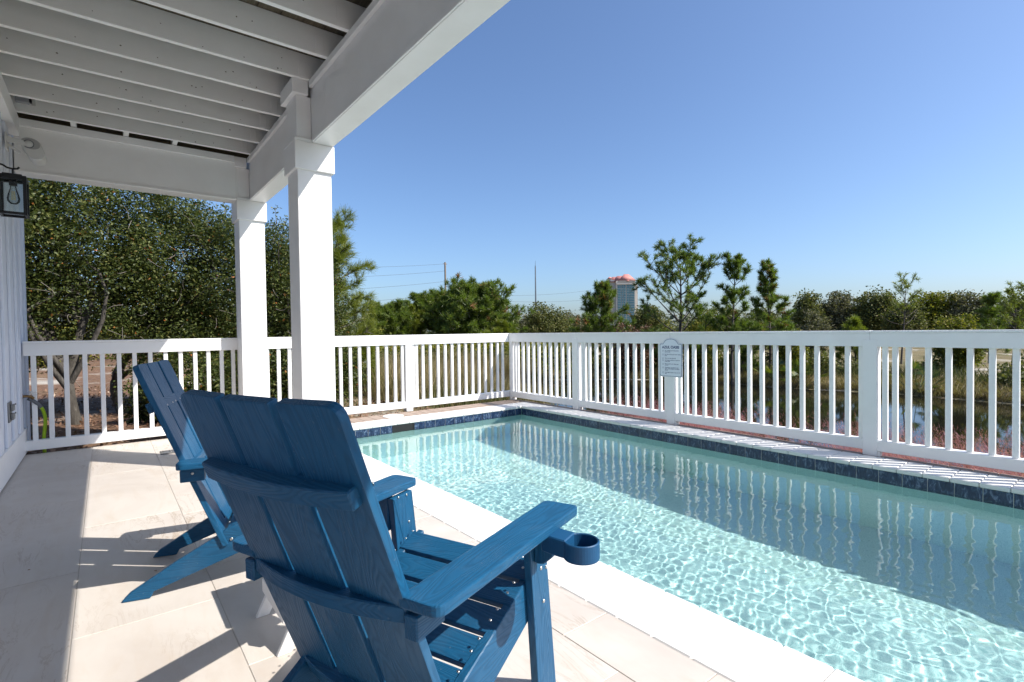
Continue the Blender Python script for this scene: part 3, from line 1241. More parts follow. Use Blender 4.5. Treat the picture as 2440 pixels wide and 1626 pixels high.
# ------------------------------------------------------------------ things on the wall and floor
lan = empty('wall_lantern', (-.427, 4.46, 1.868), label='black square glass lantern hanging from a hooked arm on the house wall', cat='lantern')
w, hgt = .059, .232
for sx in (-1, 1):
    for sy in (-1, 1):
        box('frame_post', (sx * w - .008, sy * w - .008, .0), (sx * w + .008, sy * w + .008, hgt), 'black_metal', lan, .001, local=True)
for zz in (0, hgt - .016):
    for s in (-1, 1):
        box('frame_bar', (-w, s * w - .008, zz), (w, s * w + .008, zz + .016), 'black_metal', lan, .001, local=True)
        box('frame_bar', (s * w - .0075, -w, zz + .0005), (s * w + .0075, w, zz + .0155), 'black_metal', lan, .001, local=True)
box('roof', (-w - .008, -w - .008, hgt), (w + .008, w + .008, hgt + .010), 'black_metal', lan, .002, local=True)
box('roof_step', (-.045, -.045, hgt + .010), (.045, .045, hgt + .022), 'black_metal', lan, .002, local=True)
for s in (-1, 1):
    box('glass_pane', (-w + .008, s * w - .0015, .016), (w - .008, s * w + .0015, hgt - .016), 'glass', lan, 0, local=True)
    box('glass_pane', (s * w - .0015, -w + .008, .016), (s * w + .0015, w - .008, hgt - .016), 'glass', lan, 0, local=True)
put('socket', lathe_mesh('socket', [(0, hgt), (.018, hgt), (.020, hgt - .045), (0, hgt - .045)], 16), 'black_metal', lan, loc=(0, 0, 0), local=True)
bulb = put('bulb', lathe_mesh('bulb', [(.013, hgt - .045), (.016, hgt - .065), (.026, hgt - .10), (.031, hgt - .125), (.028, hgt - .145), (.016, hgt - .158), (0, hgt - .162)], 24), 'glass', lan, loc=(0, 0, 0), local=True)
fil = tube_arrays([([(dx, 0, hgt - .135), (dx * .8, 0, hgt - .08)], .0016) for dx in (-.008, -.003, .003, .008)], 6)
quick('filament', fil[0], fil[1], 'filament', None).parent = bulb
arm = [(0, 0, hgt + .022), (0, 0, hgt + .06)]
hook = [(.03, 0, hgt + .075), (.022, 0, hgt + .064), (0, 0, hgt + .060), (-.025, 0, hgt + .064), (-.045, 0, hgt + .078), (-.08, 0, hgt + .084), (-.172, 0, hgt + .084)]
V, F = tube_arrays([(arm, .005), (hook, .006)], 8)
q = quick('hook_arm', V, F, 'black_metal', smooth=True)
q.parent = lan
box('wall_plate', (-.180, -.05, hgt + .045), (-.168, .05, hgt + .125), 'black_metal', lan, .003, local=True)

spk = empty('outdoor_speaker', (-.455, 5.95, 2.742), label='white oval outdoor speaker on a bracket in the porch corner', cat='speaker')


def hull(P):
    P = sorted(set((round(a, 5), round(b, 5)) for a, b in P))

    def half(Q):
        H_ = []
        for p in Q:
            while len(H_) > 1 and (H_[-1][0] - H_[-2][0]) * (p[1] - H_[-2][1]) - (H_[-1][1] - H_[-2][1]) * (p[0] - H_[-2][0]) <= 0:
                H_.pop()
            H_.append(p)
        return H_[:-1]
    return half(P) + half(P[::-1])


def ellipse(cx_, cz_, a, b, rot=0, n=36):
    out_ = []
    for k in range(n):
        q = 2 * math.pi * k / n
        u, v_ = a * math.cos(q), b * math.sin(q)
        out_.append((cx_ + u * math.cos(rot) - v_ * math.sin(rot), cz_ + u * math.sin(rot) + v_ * math.cos(rot)))
    return out_


XZ = Matrix(((1, 0, 0, 0), (0, 0, 1, 0), (0, 1, 0, 0), (0, 0, 0, 1)))


def xz_prism(name, pts, y0, th, mat, parent, bev):
    mt_ = XZ.copy()
    mt_.translation = (0, y0, 0)
    return put(name, prism_mesh(name, pts, th, bev, 3), mat, parent, mtx=mt_, local=True)


xz_prism('body', hull(ellipse(0, 0, .068, .052, R(-12)) + ellipse(.035, -.074, .056, .056)), 0, .20, 'light_plastic', spk, .012)
xz_prism('end_plate', ellipse(-.001, .001, .062, .045, R(-12)), -.0035, .004, 'end_plate_grey', spk, .001)
put('pivot_ring', lathe_mesh('pivot_ring', [(.029, .0), (.030, .004), (.034, .004), (.035, 0)], 28), 'grey_plastic', spk, mtx=Matrix.Translation((-.012, -.0035, -.004)) @ Matrix.Rotation(R(90), 4, 'X'), local=True)
put('pivot_disc', lathe_mesh('pivot_disc', [(0, .003), (.028, .003), (.029, 0)], 28), 'light_plastic', spk, mtx=Matrix.Translation((-.012, -.0035, -.004)) @ Matrix.Rotation(R(90), 4, 'X'), local=True)
xz_prism('bracket', rounded([(-.145, .035), (-.04, .018), (-.03, -.028), (-.145, -.012)], .008, 3), -.016, .012, 'light_plastic', spk, .003)
xz_prism('bracket', rounded([(-.145, -.02), (-.13, -.02), (-.06, -.075), (-.07, -.09), (-.145, -.04)], .004, 3), .02, .012, 'light_plastic', spk, .003)
box('wall_plate', (-.155, -.03, -.07), (-.144, .10, .06), 'light_plastic', spk, .003, local=True)

jb = empty('junction_box', (-.50, 6.176, 3.14), label='small grey weatherproof box fixed to the last ceiling joist near the house wall', cat='electrical box')
box('housing', (-.060, -.055, .0), (.030, -.001, .095), 'grey_box', jb, .004, local=True)
box('lens_cover', (.031, -.050, .012), (.045, -.004, .085), 'black_metal', jb, .003, local=True)
box('mount_plate', (.046, -.012, -.004), (.068, -.001, .095), 'light_plastic', jb, .002, local=True)

out = empty('outlet_cover', (-.60, 5.66, .515), label='grey weatherproof outlet cover on the house wall above the baseboard', cat='outlet')
box('plate', (-.008, -.075, -.075), (.003, .075, .085), 'steel_grey', out, .003, local=True)
for zz in (-.058, .012):
    box('flap', (.003, -.03, zz), (.024, .042, zz + .052), 'steel_grey', out, .004, local=True)
    box('hinge', (.024, .02, zz + .045), (.032, .035, zz + .056), 'steel_grey', out, .001, local=True)

spg = empty('water_spigot', (-.615, 6.56, .56), label='brass garden spigot on the wall with a white lever handle', cat='spigot')
V, F = tube_arrays([([(-.005, 0, 0), (.03, .01, .0), (.06, .025, -.008), (.075, .033, -.03)], [.013, .013, .014, .013])], 10)
q = quick('spout', V, F, 'brass', smooth=True); q.parent = spg
put('flange', lathe_mesh('flange', [(0, .006), (.026, .006), (.028, 0)], 16), 'brass', spg, mtx=Matrix.Rotation(R(90), 4, 'Y'), local=True)
put('handle', lathe_mesh('handle', [(.006, 0), (.006, .024), (.026, .028), (.028, .034), (.010, .036), (0, .036)], 8, False), 'light_plastic', spg, mtx=Matrix.Translation((.05, .02, .008)) @ Matrix.Rotation(R(25), 4, 'Y'), local=True)

hose = empty('garden_hose', (-.50, 6.6, .4), label='lime green garden hose hanging from the spigot through the railing', cat='hose')


def bez(pts, n=24):
    P = np.array(pts, float)
    t_ = np.linspace(0, 1, n)
    k = len(P) - 1
    out_ = np.zeros((n, 3))
    for j in range(k + 1):
        out_ += (math.comb(k, j) * (1 - t_) ** (k - j) * t_ ** j)[:, None] * P[j]
    return out_




def spline(P, m=8):
    P = np.array(P, float)
    Q = np.concatenate([[2 * P[0] - P[1]], P, [2 * P[-1] - P[-2]]])
    out_ = []
    for k in range(1, len(Q) - 2):
        for j in range(m):
            t_ = j / m
            a, b, c_, d_ = Q[k - 1], Q[k], Q[k + 1], Q[k + 2]
            out_.append(.5 * (2 * b + (c_ - a) * t_ + (2 * a - 5 * b + 4 * c_ - d_) * t_ ** 2 + (3 * b - a - 3 * c_ + d_) * t_ ** 3))
    out_.append(P[-1])
    return np.array(out_)


path = spline([(-.575, 6.592, .533), (-.54, 6.615, .505), (-.502, 6.665, .452), (-.478, 6.705, .383), (-.470, 6.722, .30), (-.480, 6.728, .19), (-.486, 6.73, .11), (-.484, 6.73, .02), (-.478, 6.74, -.14)], 5)
V, F = tube_arrays([(path[:12], .0155)], 10)
q = quick('cuff', V, F, 'grey_plastic', smooth=True); q.parent = hose; q.location = -Vector(hose.location)
V, F = tube_arrays([(path[11:], .0145)], 10)
q = quick('tube', V, F, 'hose_green', smooth=True); q.parent = hose; q.location = -Vector(hose.location)

dr = empty('floor_drain', (.62, 5.84, 0), label='thin metal drain grate lying on the patio tiles behind the farther chair', cat='drain')
box('frame', (-.235, -.075, .0005), (.235, -.055, .010), 'steel_grey', dr, .002, local=True)
box('frame', (-.235, .055, .0005), (.235, .075, .010), 'steel_grey', dr, .002, local=True)
for k in range(7):
    xx = -.225 + k * .075
    box('bar', (xx - .006, -.054, .001), (xx + .006, .054, .009), 'steel_grey', dr, .001, local=True)
for yy in (-.025, .012):
    box('bar', (-.218, yy, .0015), (.218, yy + .012, .008), 'grey_plastic', dr, .001, local=True)
# ------------------------------------------------------------------ vegetation helpers
def unit(v):
    return v / (np.linalg.norm(v, axis=-1, keepdims=True) + 1e-9)


def leaf_arrays(P, L, W, up=.25, rng=RNG):
    n = len(P)
    d = unit(rng.normal(size=(n, 3)) * (1, 1, .7))
    nr = unit(rng.normal(size=(n, 3)) + np.array([0, 0, up * 2]))
    s = unit(np.cross(d, nr))
    L = L * rng.uniform(.6, 1.25, (n, 1))
    W = W * rng.uniform(.7, 1.2, (n, 1))
    fold = nr * W * rng.uniform(-.5, .5, (n, 1))
    V = np.stack([P, P + d * L * .45 + s * W + fold, P + d * L, P + d * L * .45 - s * W + fold], 1).reshape(-1, 3)
    return V, np.arange(4 * n).reshape(n, 4)


def clump_points(n, c, r, per=55, spread=.17, rng=RNG, inner=.45, zcut=None):
    c, r = np.array(c, float), np.array(r, float)
    k = max(3, n // per)
    d = unit(rng.normal(size=(k, 3)))
    rad = (inner + (1 - inner) * rng.uniform(0, 1, (k, 1)) ** .6)
    lump = 1 + .16 * np.sin(d[:, :1] * 5 + c[0]) * np.cos(d[:, 1:2] * 4 + c[1]) + .10 * np.sin(d[:, 2:3] * 9 + c[2])
    cc = c + d * rad * r * lump
    which = rng.integers(0, k, n)
    sp = spread * rng.uniform(.5, 1.5, (k, 1))[which]
    P = cc[which] + np.clip(rng.normal(size=(n, 3)), -1.5, 1.5) * sp
    return P, cc


def curve(a, b, sag=0.0, wob=.08, n=7, rng=RNG):
    a, b = np.array(a, float), np.array(b, float)
    t_ = np.linspace(0, 1, n)[:, None]
    L = np.linalg.norm(b - a)
    P = a + (b - a) * t_
    P += np.sin(t_ * np.pi) * (rng.normal(size=3) * wob * L + np.array([0, 0, sag * L]))
    return P


def oak(name, label, base, blobs, leaf=(.056, .0125), mat='oak_leaf', trunks=None, limbs=16, group=None, cat='tree', per=150, spread=.135, up=.25, twigmat='bark', inner=.42):
    bx_, by_ = base
    bz = gz1(bx_, by_) - .05
    o = empty(name, (bx_, by_, bz), label=label, cat=cat, group=group)
    org = np.array([bx_, by_, bz])
    Ps, Cs = [], []
    for c, r, n in blobs:
        P, cc = clump_points(n, c, r, per, spread, inner=inner)
        Ps.append(P)
        Cs.append(cc)
    P = np.concatenate(Ps)
    gmin = gz(P[:, 0], P[:, 1]) + .03
    P[:, 2] = np.maximum(P[:, 2], gmin)
    V, F = leaf_arrays(P - org, leaf[0], leaf[1], up)
    quick('crown', V, F, mat, o, loc=(0, 0, 0)).location = (0, 0, 0)
    C = np.concatenate(Cs) - org
    paths = []
    if trunks is None:
        tops = [np.array([*(np.mean([b[0] for b in blobs], 0))]) - org]
        r0 = .035 * max(b[1][2] for b in blobs) + .03
        trunks = [([0, 0, 0], tops[0] - np.array([0, 0, blobs[0][1][2] * .25]), r0)]
    tips = []
    for a, b, r0 in trunks:
        pth = curve(a, b, 0, .07, 9)
        paths.append((pth, np.linspace(r0, r0 * .45, 9)))
        tips.append((pth, r0))
    for _ in range(limbs):
        pth, r0 = tips[RNG.integers(len(tips))]
        s = pth[RNG.integers(4, 9)]
        e = C[RNG.integers(len(C))]
        q = curve(s, e, .05, .10, 8)
        paths.append((q, np.linspace(r0 * .38, .006, 8)))
    V, F = tube_arrays(paths, 6)
    quick('trunk', V, F, 'bark', o, smooth=True).location = (0, 0, 0)
    return o, C, org


def pos(az, d):
    return d * math.sin(R(az)), d * math.cos(R(az))


# ------------------------------------------------------------------ live oaks left of and behind the railing
oaks = 'live oaks behind the railing'
o, C, org = oak('live_oak', 'dark live oak nearest the house wall with a forked grey trunk', (-.35, 9.5),
    [((-1.5, 9.9, 2.3), (1.3, .95, 1.75), 36000), ((-.2, 10.0, 2.5), (1.1, .9, 1.45), 36000), ((-.6, 10.2, 1.25), (1.3, .8, .6), 9000), ((-.6, 10.9, 2.2), (1.7, .5, 1.4), 16000)],
    trunks=[((0, 0, 0), (-.05, .1, .75), .10), ((-.05, .1, .7), (.25, .3, 1.9), .075), ((-.05, .1, .72), (-.6, .4, 2.1), .085), ((-.35, -.7, .0), (-.75, -.1, 1.5), .075)], limbs=30, group=oaks)
o, C, org = oak('live_oak', 'live oak in the middle with a dark leaning trunk', (.25, 10.6),
    [((.85, 10.4, 2.3), (.95, .85, 1.45), 32000), ((1.75, 10.1, 1.95), (.9, .8, 1.45), 30000), ((1.2, 10.1, 1.0), (1.0, .6, .55), 9000), ((1.2, 11.0, 2.0), (1.3, .5, 1.3), 14000)],
    trunks=[((0, 0, 0), (.10, -.1, 1.1), .11), ((.1, -.1, 1.0), (.9, -.2, 2.0), .07), ((1.3, -.4, .1), (1.4, -.4, 1.6), .07)], limbs=28, group=oaks)
o, C, org = oak('live_oak', 'live oak beside the near column with sprigs against the sky', (2.5, 10.1),
    [((2.45, 10.0, 1.95), (.62, .7, 1.25), 19000), ((3.0, 9.9, 1.45), (.72, .7, .95), 18000), ((2.85, 9.9, 2.15), (.55, .5, .75), 7000), ((3.35, 10.2, .95), (.5, .5, .5), 7500)], limbs=34, group=oaks)
# sprigs that stand out of the crowns
sp_paths, sp_leaf = [], []
for (x, y, z), (dx, dz) in [((2.35, 9.7, 2.7), (.05, .62)), ((2.62, 9.7, 2.55), (.32, .62)), ((2.75, 9.7, 2.45), (.10, .45)), ((1.55, 9.9, 2.9), (.1, .4)), ((2.1, 9.8, 2.75), (-.05, .35)),
                            ((3.45, 9.7, 1.5), (.3, .35)), ((3.5, 9.7, 1.2), (.42, .2)), ((3.3, 9.7, 1.9), (.3, .5)), ((1.85, 9.9, 2.85), (.06, .42))]:
    P = curve((x, y, z), (x + dx, y, z + dz), 0, .08, 8) - org
    sp_paths.append((P, np.linspace(.010, .003, 8)))
    for q in P[2:]:
        sp_leaf.append(q + RNG.normal(size=(9, 3)) * .035)
V, F = tube_arrays(sp_paths, 4)
quick('sprig', V, F, 'twig', o).location = (0, 0, 0)
V, F = leaf_arrays(np.concatenate(sp_leaf), .056, .013)
quick('sprig_leaves', V, F, 'oak_leaf', o).location = (0, 0, 0)

bushes = 'leafy bushes at the foot of the oaks'
for label, base, c, r, n in [
    ('low leafy bush behind the farther chair at the corner railing', (1.0, 8.7), (.95, 8.75, .38), (.62, .45, .48), 8500),
    ('low leafy bush between the two white columns', (1.85, 8.7), (1.85, 8.75, .35), (.55, .45, .5), 7500),
    ('tall leafy bush just right of the near column', (2.55, 8.5), (2.5, 8.6, .42), (.42, .4, .58), 8000),
    ('leafy bush left of the far railing post', (3.2, 8.9), (3.15, 8.9, .40), (.40, .4, .55), 7500),
    ('small leafy sapling right of the left oak trunk', (.55, 9.2), (.50, 9.2, .12), (.28, .25, .32), 2600)]:
    oak('leafy_bush', label, base, [(c, r, n)], leaf=(.062, .0135), limbs=14, group=bushes, cat='bush', per=40, spread=.11,
        trunks=[((0, 0, 0), (.05, .02, .5), .022), ((0, 0, 0), (-.15, .05, .5), .018)])

# bare twigs that catch the sun in front of the oaks
tw = []
for _ in range(110):
    x = RNG.uniform(-1.6, 3.4)
    y = RNG.uniform(8.9, 9.8)
    z = RNG.uniform(.5, 2.9)
    a = RNG.uniform(0, 6.28)
    L = RNG.uniform(.08, .26)
    tw.append((curve((x, y, z), (x + L * math.cos(a), y - .1, z + L * math.sin(a)), 0, .10, 5), np.linspace(.0040, .0015, 5)))
V, F = tube_arrays(tw, 4)
quick('bare_twigs', V, F, 'twig', kind='stuff')


# ------------------------------------------------------------------ pines
def tuft_arrays(P, D, nl, w, n, rng=RNG, spread=.85, lift=.25):
    m_ = len(P)
    base = np.repeat(P, n, 0)
    d = unit(np.repeat(D, n, 0) + rng.normal(size=(m_ * n, 3)) * spread + np.array([0, 0, lift]))
    L = nl * rng.uniform(.65, 1.1, (m_ * n, 1))
    s = unit(np.cross(d, rng.normal(size=(m_ * n, 3)))) * w
    back = np.repeat(D, n, 0) * rng.uniform(-.6, .1, (m_ * n, 1)) * nl
    b = base + back
    V = np.stack([b - s * .5, b + s * .5, b + d * L + s * .2, b + d * L - s * .2], 1).reshape(-1, 3)
    return V, np.arange(4 * m_ * n).reshape(-1, 4)


def pine(label, az, d, ztop, Lmax, h0=.25, nwh=9, nb=4, prof=lambda f: 1 - .7 * f, nl=.19, w=.012, nn=22, mat='pine_needle', rise=(12, 55), r0=None, sub=4, dead=0.0, name='pine_tree', group='pines round the pond', lean=0.0, seed=None, bare=0, sub_lo=2):
    rng = np.random.default_rng(int(az * 100) if seed is None else seed)
    x, y = pos(az, d)
    z0 = gz1(x, y) - .05
    H = ztop - z0
    o = empty(name, (x, y, z0), label=label, cat='tree', group=group)
    r0 = r0 or .018 * H + .02
    n = 12
    tt = np.linspace(0, 1, n)
    side = np.array([math.cos(R(az)), -math.sin(R(az))])
    bend = np.stack([lean * tt ** 1.5 * side[0] + .02 * H * np.sin(tt * 4 + az), lean * tt ** 1.5 * side[1] + .02 * H * np.cos(tt * 3 + az), tt * H], 1)
    paths = [(bend, np.linspace(r0, r0 * .16, n))]
    TP_, TD_ = [], []
    ga = rng.uniform(0, 6.28)
    for i in range(nwh):
        f = (i + rng.uniform(.2, .8)) / nwh
        hh = h0 + (1 - h0) * f
        p0 = np.array([np.interp(hh, tt, bend[:, k]) for k in range(3)])
        for j in range(nb):
            ga += 2.399 + rng.uniform(-.5, .5)
            L = Lmax * prof(f) * rng.uniform(.65, 1.15)
            el = R(rise[0] + (rise[1] - rise[0]) * f + rng.uniform(-10, 10))
            dd = np.array([math.cos(ga) * math.cos(el), math.sin(ga) * math.cos(el), math.sin(el)])
            k = 7
            s = np.linspace(0, 1, k)[:, None]
            B = p0 + dd * L * s + np.array([0, 0, .22 * L]) * s ** 2 + np.sin(s * 3) * rng.normal(size=3) * .05 * L
            rb = r0 * .42 * (1 - .6 * f) * (.5 + L / (2 * Lmax))
            paths.append((B, np.linspace(rb, .008, k)))
            if f < bare:
                continue
            T = unit(np.gradient(B, axis=0))
            for q in (4, 5, 6):
                TP_.append(B[q]); TD_.append(T[q])
            for _ in range(sub):
                q = rng.integers(sub_lo, 7)
                l2 = L * rng.uniform(.22, .42)
                d2 = unit(T[q] + rng.normal(size=3) * .75 + np.array([0, 0, .35]))
                B2 = curve(B[q], B[q] + d2 * l2, .05, .06, 4, rng)
                paths.append((B2, np.linspace(rb * .4 + .003, .005, 4)))
                TP_ += [B2[3], B2[2], B2[3] + rng.normal(size=3) * .12 * l2]
                TD_ += [d2, d2, unit(d2 + rng.normal(size=3) * .5)]
    TP_.append(bend[-1]); TD_.append(np.array([0, 0, 1.]))
    TP_, TD_ = np.array(TP_), np.array(TD_)
    k_ = (H - .5 * nl) / max(TP_[:, 2].max(), H)
    TP_[:, 2] *= k_
    for pth, _r in paths:
        pth[:, 2] *= k_
    dm = rng.uniform(size=len(TP_)) < dead
    V, F = tuft_arrays(TP_[~dm], TD_[~dm], nl, w, nn, rng)
    quick('crown', V, F, mat, o).location = (0, 0, 0)
    if dm.any():
        V, F = tuft_arrays(TP_[dm], TD_[dm], nl, w, nn, rng)
        quick('dead_needles', V, F, 'dead_needle', o).location = (0, 0, 0)
    V, F = tube_arrays(paths, 5)
    quick('trunk', V, F, 'pine_bark', o, smooth=True).location = (0, 0, 0)
    return o


zt = lambda tan, d: CAM_H + tan * d
pine('tall open crowned pine with wide forked limbs right of the tower', 56.26, 21, zt(.170, 21), 1.62, .20, 8, 4, lambda f: 1.02 if f < .55 else 1.02 - .85 * (f - .55), nl=.18, w=.016, nn=34, rise=(24, 60), sub_lo=4, r0=.105, sub=7, dead=.006, seed=4)
pine('slender pine standing second right of the tower', 61.62, 21, zt(.134, 21), 0.86, .24, 9, 3, lambda f: 1 - .55 * f, nl=.18, w=.016, nn=30, rise=(8, 60), sub_lo=3, r0=.065, sub=5, dead=.01)
pine('narrow pine with patches of orange dead needles', 64.7, 23, zt(.119, 23), 1.05, .16, 11, 3, lambda f: 1 - .68 * f, nl=.18, w=.016, nn=30, rise=(10, 66), sub_lo=3, r0=.06, sub=5, dead=.09)
pine('conical pine in front of the tower with a few brown needles', 48.27, 26, zt(.094, 26), 1.6, .08, 13, 5, lambda f: 1 - .75 * f, nl=.22, w=.019, nn=28, rise=(6, 58), r0=.07, sub=5, dead=.05)
pine('big dense round topped pine beyond the far railing', 34.5, 42, zt(.108, 42), 3.1, .08, 14, 8, lambda f: math.sqrt(max(0.02, 1 - (f - .3) ** 2 / .52)), nl=.40, w=.040, nn=30, rise=(2, 55), sub=7, dead=.01)
pine('dark pine tucked against the left side of the big round pine', 31.6, 43, zt(.070, 43), 1.7, .15, 10, 6, lambda f: 1 - .55 * f, nl=.38, w=.038, nn=28, sub=6)
pine('low yellow green pine skirt right of the big round pine', 37.2, 40, zt(.022, 40), 1.3, .05, 6, 5, lambda f: 1 - .6 * f, nl=.40, w=.035, nn=24, mat='pine_needle_bright', sub=4)
pine('young bright pine in front of the big round pine', 35.6, 37, zt(.004, 37), .9, .05, 6, 5, lambda f: 1 - .6 * f, nl=.36, w=.032, nn=24, mat='pine_needle_bright', sub=4)
for k, (az, tn, L, lab, mt_) in enumerate([(24.0, .062, 1.0, 'leftmost of the thin trunked distant pines beyond the far railing', 'pine_needle'), (25.5, .064, 1.1, 'second thin trunked distant pine from the left', 'pine_needle'),
                                 (26.7, .054, .9, 'yellowish thin trunked distant pine in the middle of its row', 'pine_needle_bright'), (28.35, .079, .95, 'small topped thin pine left of the pole', 'pine_needle'),
                                 (30.1, .086, 1.25, 'pointed pine just below the tall utility pole', 'pine_needle'), (27.6, .044, .9, 'short distant pine with a few orange needles', 'pine_needle_bright')]):
    pine(lab, az, 41 + k, zt(tn, 41 + k), L * 1.1, .40, 8, 6, lambda f: .6 + .6 * math.sin(f * 3.0), nl=.34, w=.034, nn=26, mat=mt_, r0=.07, sub=6, dead=.03 if k == 5 else 0)
pine('bushy pine reaching right from behind the near column', 19.0, 12.6, zt(.235, 12.6), 1.05, .30, 9, 4, lambda f: 1 - .4 * f, nl=.20, w=.007, nn=34, mat='pine_needle_bright', rise=(5, 50), r0=.07, sub=7)
pine('small bright pine sapling behind the far left railing', 22.6, 13.5, zt(-.005, 13.5), .32, .1, 6, 4, lambda f: 1 - .5 * f, nl=.17, w=.008, nn=36, mat='pine_needle_bright', rise=(20, 70), r0=.02, sub=2)
pine('sparse twiggy pine rising over the right hand oaks', 75.5, 29, zt(.083, 29), .95, .45, 7, 3, lambda f: .9 - .2 * f, nl=.17, w=.016, nn=12, mat='pine_needle_bright', rise=(30, 60), r0=.045, sub=2, bare=.3)
pine('sparse pine at the right edge of the picture', 82.5, 27, zt(.060, 27), .85, .40, 7, 3, lambda f: .9 - .3 * f, nl=.17, w=.015, nn=14, mat='pine_needle_bright', rise=(25, 60), r0=.045, sub=2)
pine('short bright green pine in front of the right hand oaks', 71.9, 24, zt(.017, 24), .70, .08, 7, 5, lambda f: 1 - .7 * f, nl=.20, w=.017, nn=26, mat='pine_needle_bright', rise=(20, 60), r0=.04, sub=3)
pine('green pine between the oaks near the right edge', 81.2, 31, zt(.046, 31), .9, .12, 9, 4, lambda f: 1 - .75 * f, nl=.21, w=.018, nn=24, rise=(15, 60), r0=.05, sub=3)
pine('low leafy young pine under the slender pine', 62.4, 22.5, zt(.012, 22.5), .8, .05, 6, 5, lambda f: 1 - .6 * f, nl=.20, w=.015, nn=24, mat='pine_needle', rise=(15, 50), r0=.04, sub=3)
pine('low leafy young pine under the narrow pine', 66.0, 24.5, zt(.016, 24.5), .85, .05, 6, 5, lambda f: 1 - .6 * f, nl=.20, w=.016, nn=24, mat='pine_needle', rise=(15, 50), r0=.04, sub=3)

# ------------------------------------------------------------------ round oaks and shrubs across the pond
shr = 'scrub oaks and shrubs across the pond'
for az, tn, hw, d, mt_, n, lab, nm in [
    (41.9, .049, 2.5, 33, 'oak_leaf_far', 7000, 'round scrub oak under the thin mast', 'scrub_oak'),
    (44.6, .030, 2.2, 36, 'grey_leaf', 4500, 'greyish scrub oak just right of the one under the mast', 'scrub_oak'),
    (39.3, .026, 1.9, 37, 'grey_leaf', 4200, 'grey leafless looking scrub between the big pine and the mast', 'scrub_oak'),
    (53.2, .043, 1.9, 30, 'oak_leaf_far', 5200, 'dark scrub oak between the tower and the tall pine', 'scrub_oak'),
    (58.6, .024, 2.2, 24, 'olive_leaf', 5200, 'yellow green shrub at the foot of the tall pine', 'shrub'),
    (54.9, .012, 1.8, 24, 'olive_leaf', 3800, 'low olive shrub left of the foot of the tall pine', 'shrub'),
    (51.4, .008, 2.5, 23, 'red_leaf', 4600, 'reddish brown shrub below the tower', 'shrub'),
    (60.2, .036, 2.4, 33, 'oak_leaf_far', 5200, 'dark scrub oak behind the slender pine', 'scrub_oak'),
    (64.3, .030, 2.4, 33, 'oak_leaf_far', 5000, 'dark scrub oak behind the narrow pine', 'scrub_oak'),
    (68.1, .059, 1.25, 33, 'oak_leaf_far', 4600, 'pointed dark oak at the left end of the right hand row', 'scrub_oak'),
    (68.3, .022, 1.6, 25.5, 'grey_leaf', 4000, 'rounded grey shrub in front of the right hand oaks', 'shrub'),
    (70.7, .056, 1.9, 34, 'grey_leaf', 5200, 'broad grey green oak second in the right hand row', 'scrub_oak'),
    (73.3, .058, 1.6, 33, 'oak_leaf_far', 5200, 'dark round oak third in the right hand row', 'scrub_oak'),
    (77.7, .050, 2.0, 30, 'olive_leaf', 5600, 'olive toned oak right of the sparse twiggy pine', 'scrub_oak'),
    (75.6, .034, 1.7, 28, 'oak_leaf_far', 4600, 'low dark oak at the foot of the sparse twiggy pine', 'scrub_oak'),
    (79.9, .045, 1.9, 30, 'grey_leaf', 5200, 'grey green oak left of the green pine near the right edge', 'scrub_oak'),
    (83.6, .044, 2.2, 29, 'oak_leaf_far', 5200, 'dark oak at the right edge of the picture', 'scrub_oak'),
    (87.5, .046, 2.4, 28, 'oak_leaf_far', 4200, 'dark oak past the right edge row', 'scrub_oak'),
    (79.0, .016, 1.9, 23.5, 'olive_leaf', 4600, 'bright yellow green shrub below the olive toned oak', 'shrub'),
    (66.9, -.012, 1.3, 21.5, 'olive_leaf', 2800, 'leafy green shrub just behind the far bank grass', 'shrub')]:
    if d >= 27:
        d *= 1.9 if az > 65 else 1.35
    x, y = pos(az, d)
    z0 = gz1(x, y)
    top = zt(tn, d)
    hw_ = d * math.tan(R(hw))
    hgt = top - z0
    rz_ = hgt * .52
    c = (x, y, z0 + hgt * .50)
    n = int(n * 2.3)
    bl = [(c, (hw_, hw_ * .8, rz_), int(n * .62))]
    sr = np.random.default_rng(int(az * 10))
    for _ in range(3):
        bl.append(((x + sr.uniform(-.7, .7) * hw_ * math.cos(R(az)), y - sr.uniform(-.7, .7) * hw_ * math.sin(R(az)), z0 + hgt * sr.uniform(.35, .66)), (hw_ * .55, hw_ * .5, rz_ * .55), int(n * .14)))
    s_ = d / 30
    oak(nm, lab, (x, y), bl, leaf=(.125 * s_, .036 * s_), mat=mt_, limbs=12, group=shr, cat='tree' if nm == 'scrub_oak' else 'shrub', per=60, spread=.15 * s_, up=.35, inner=.35)

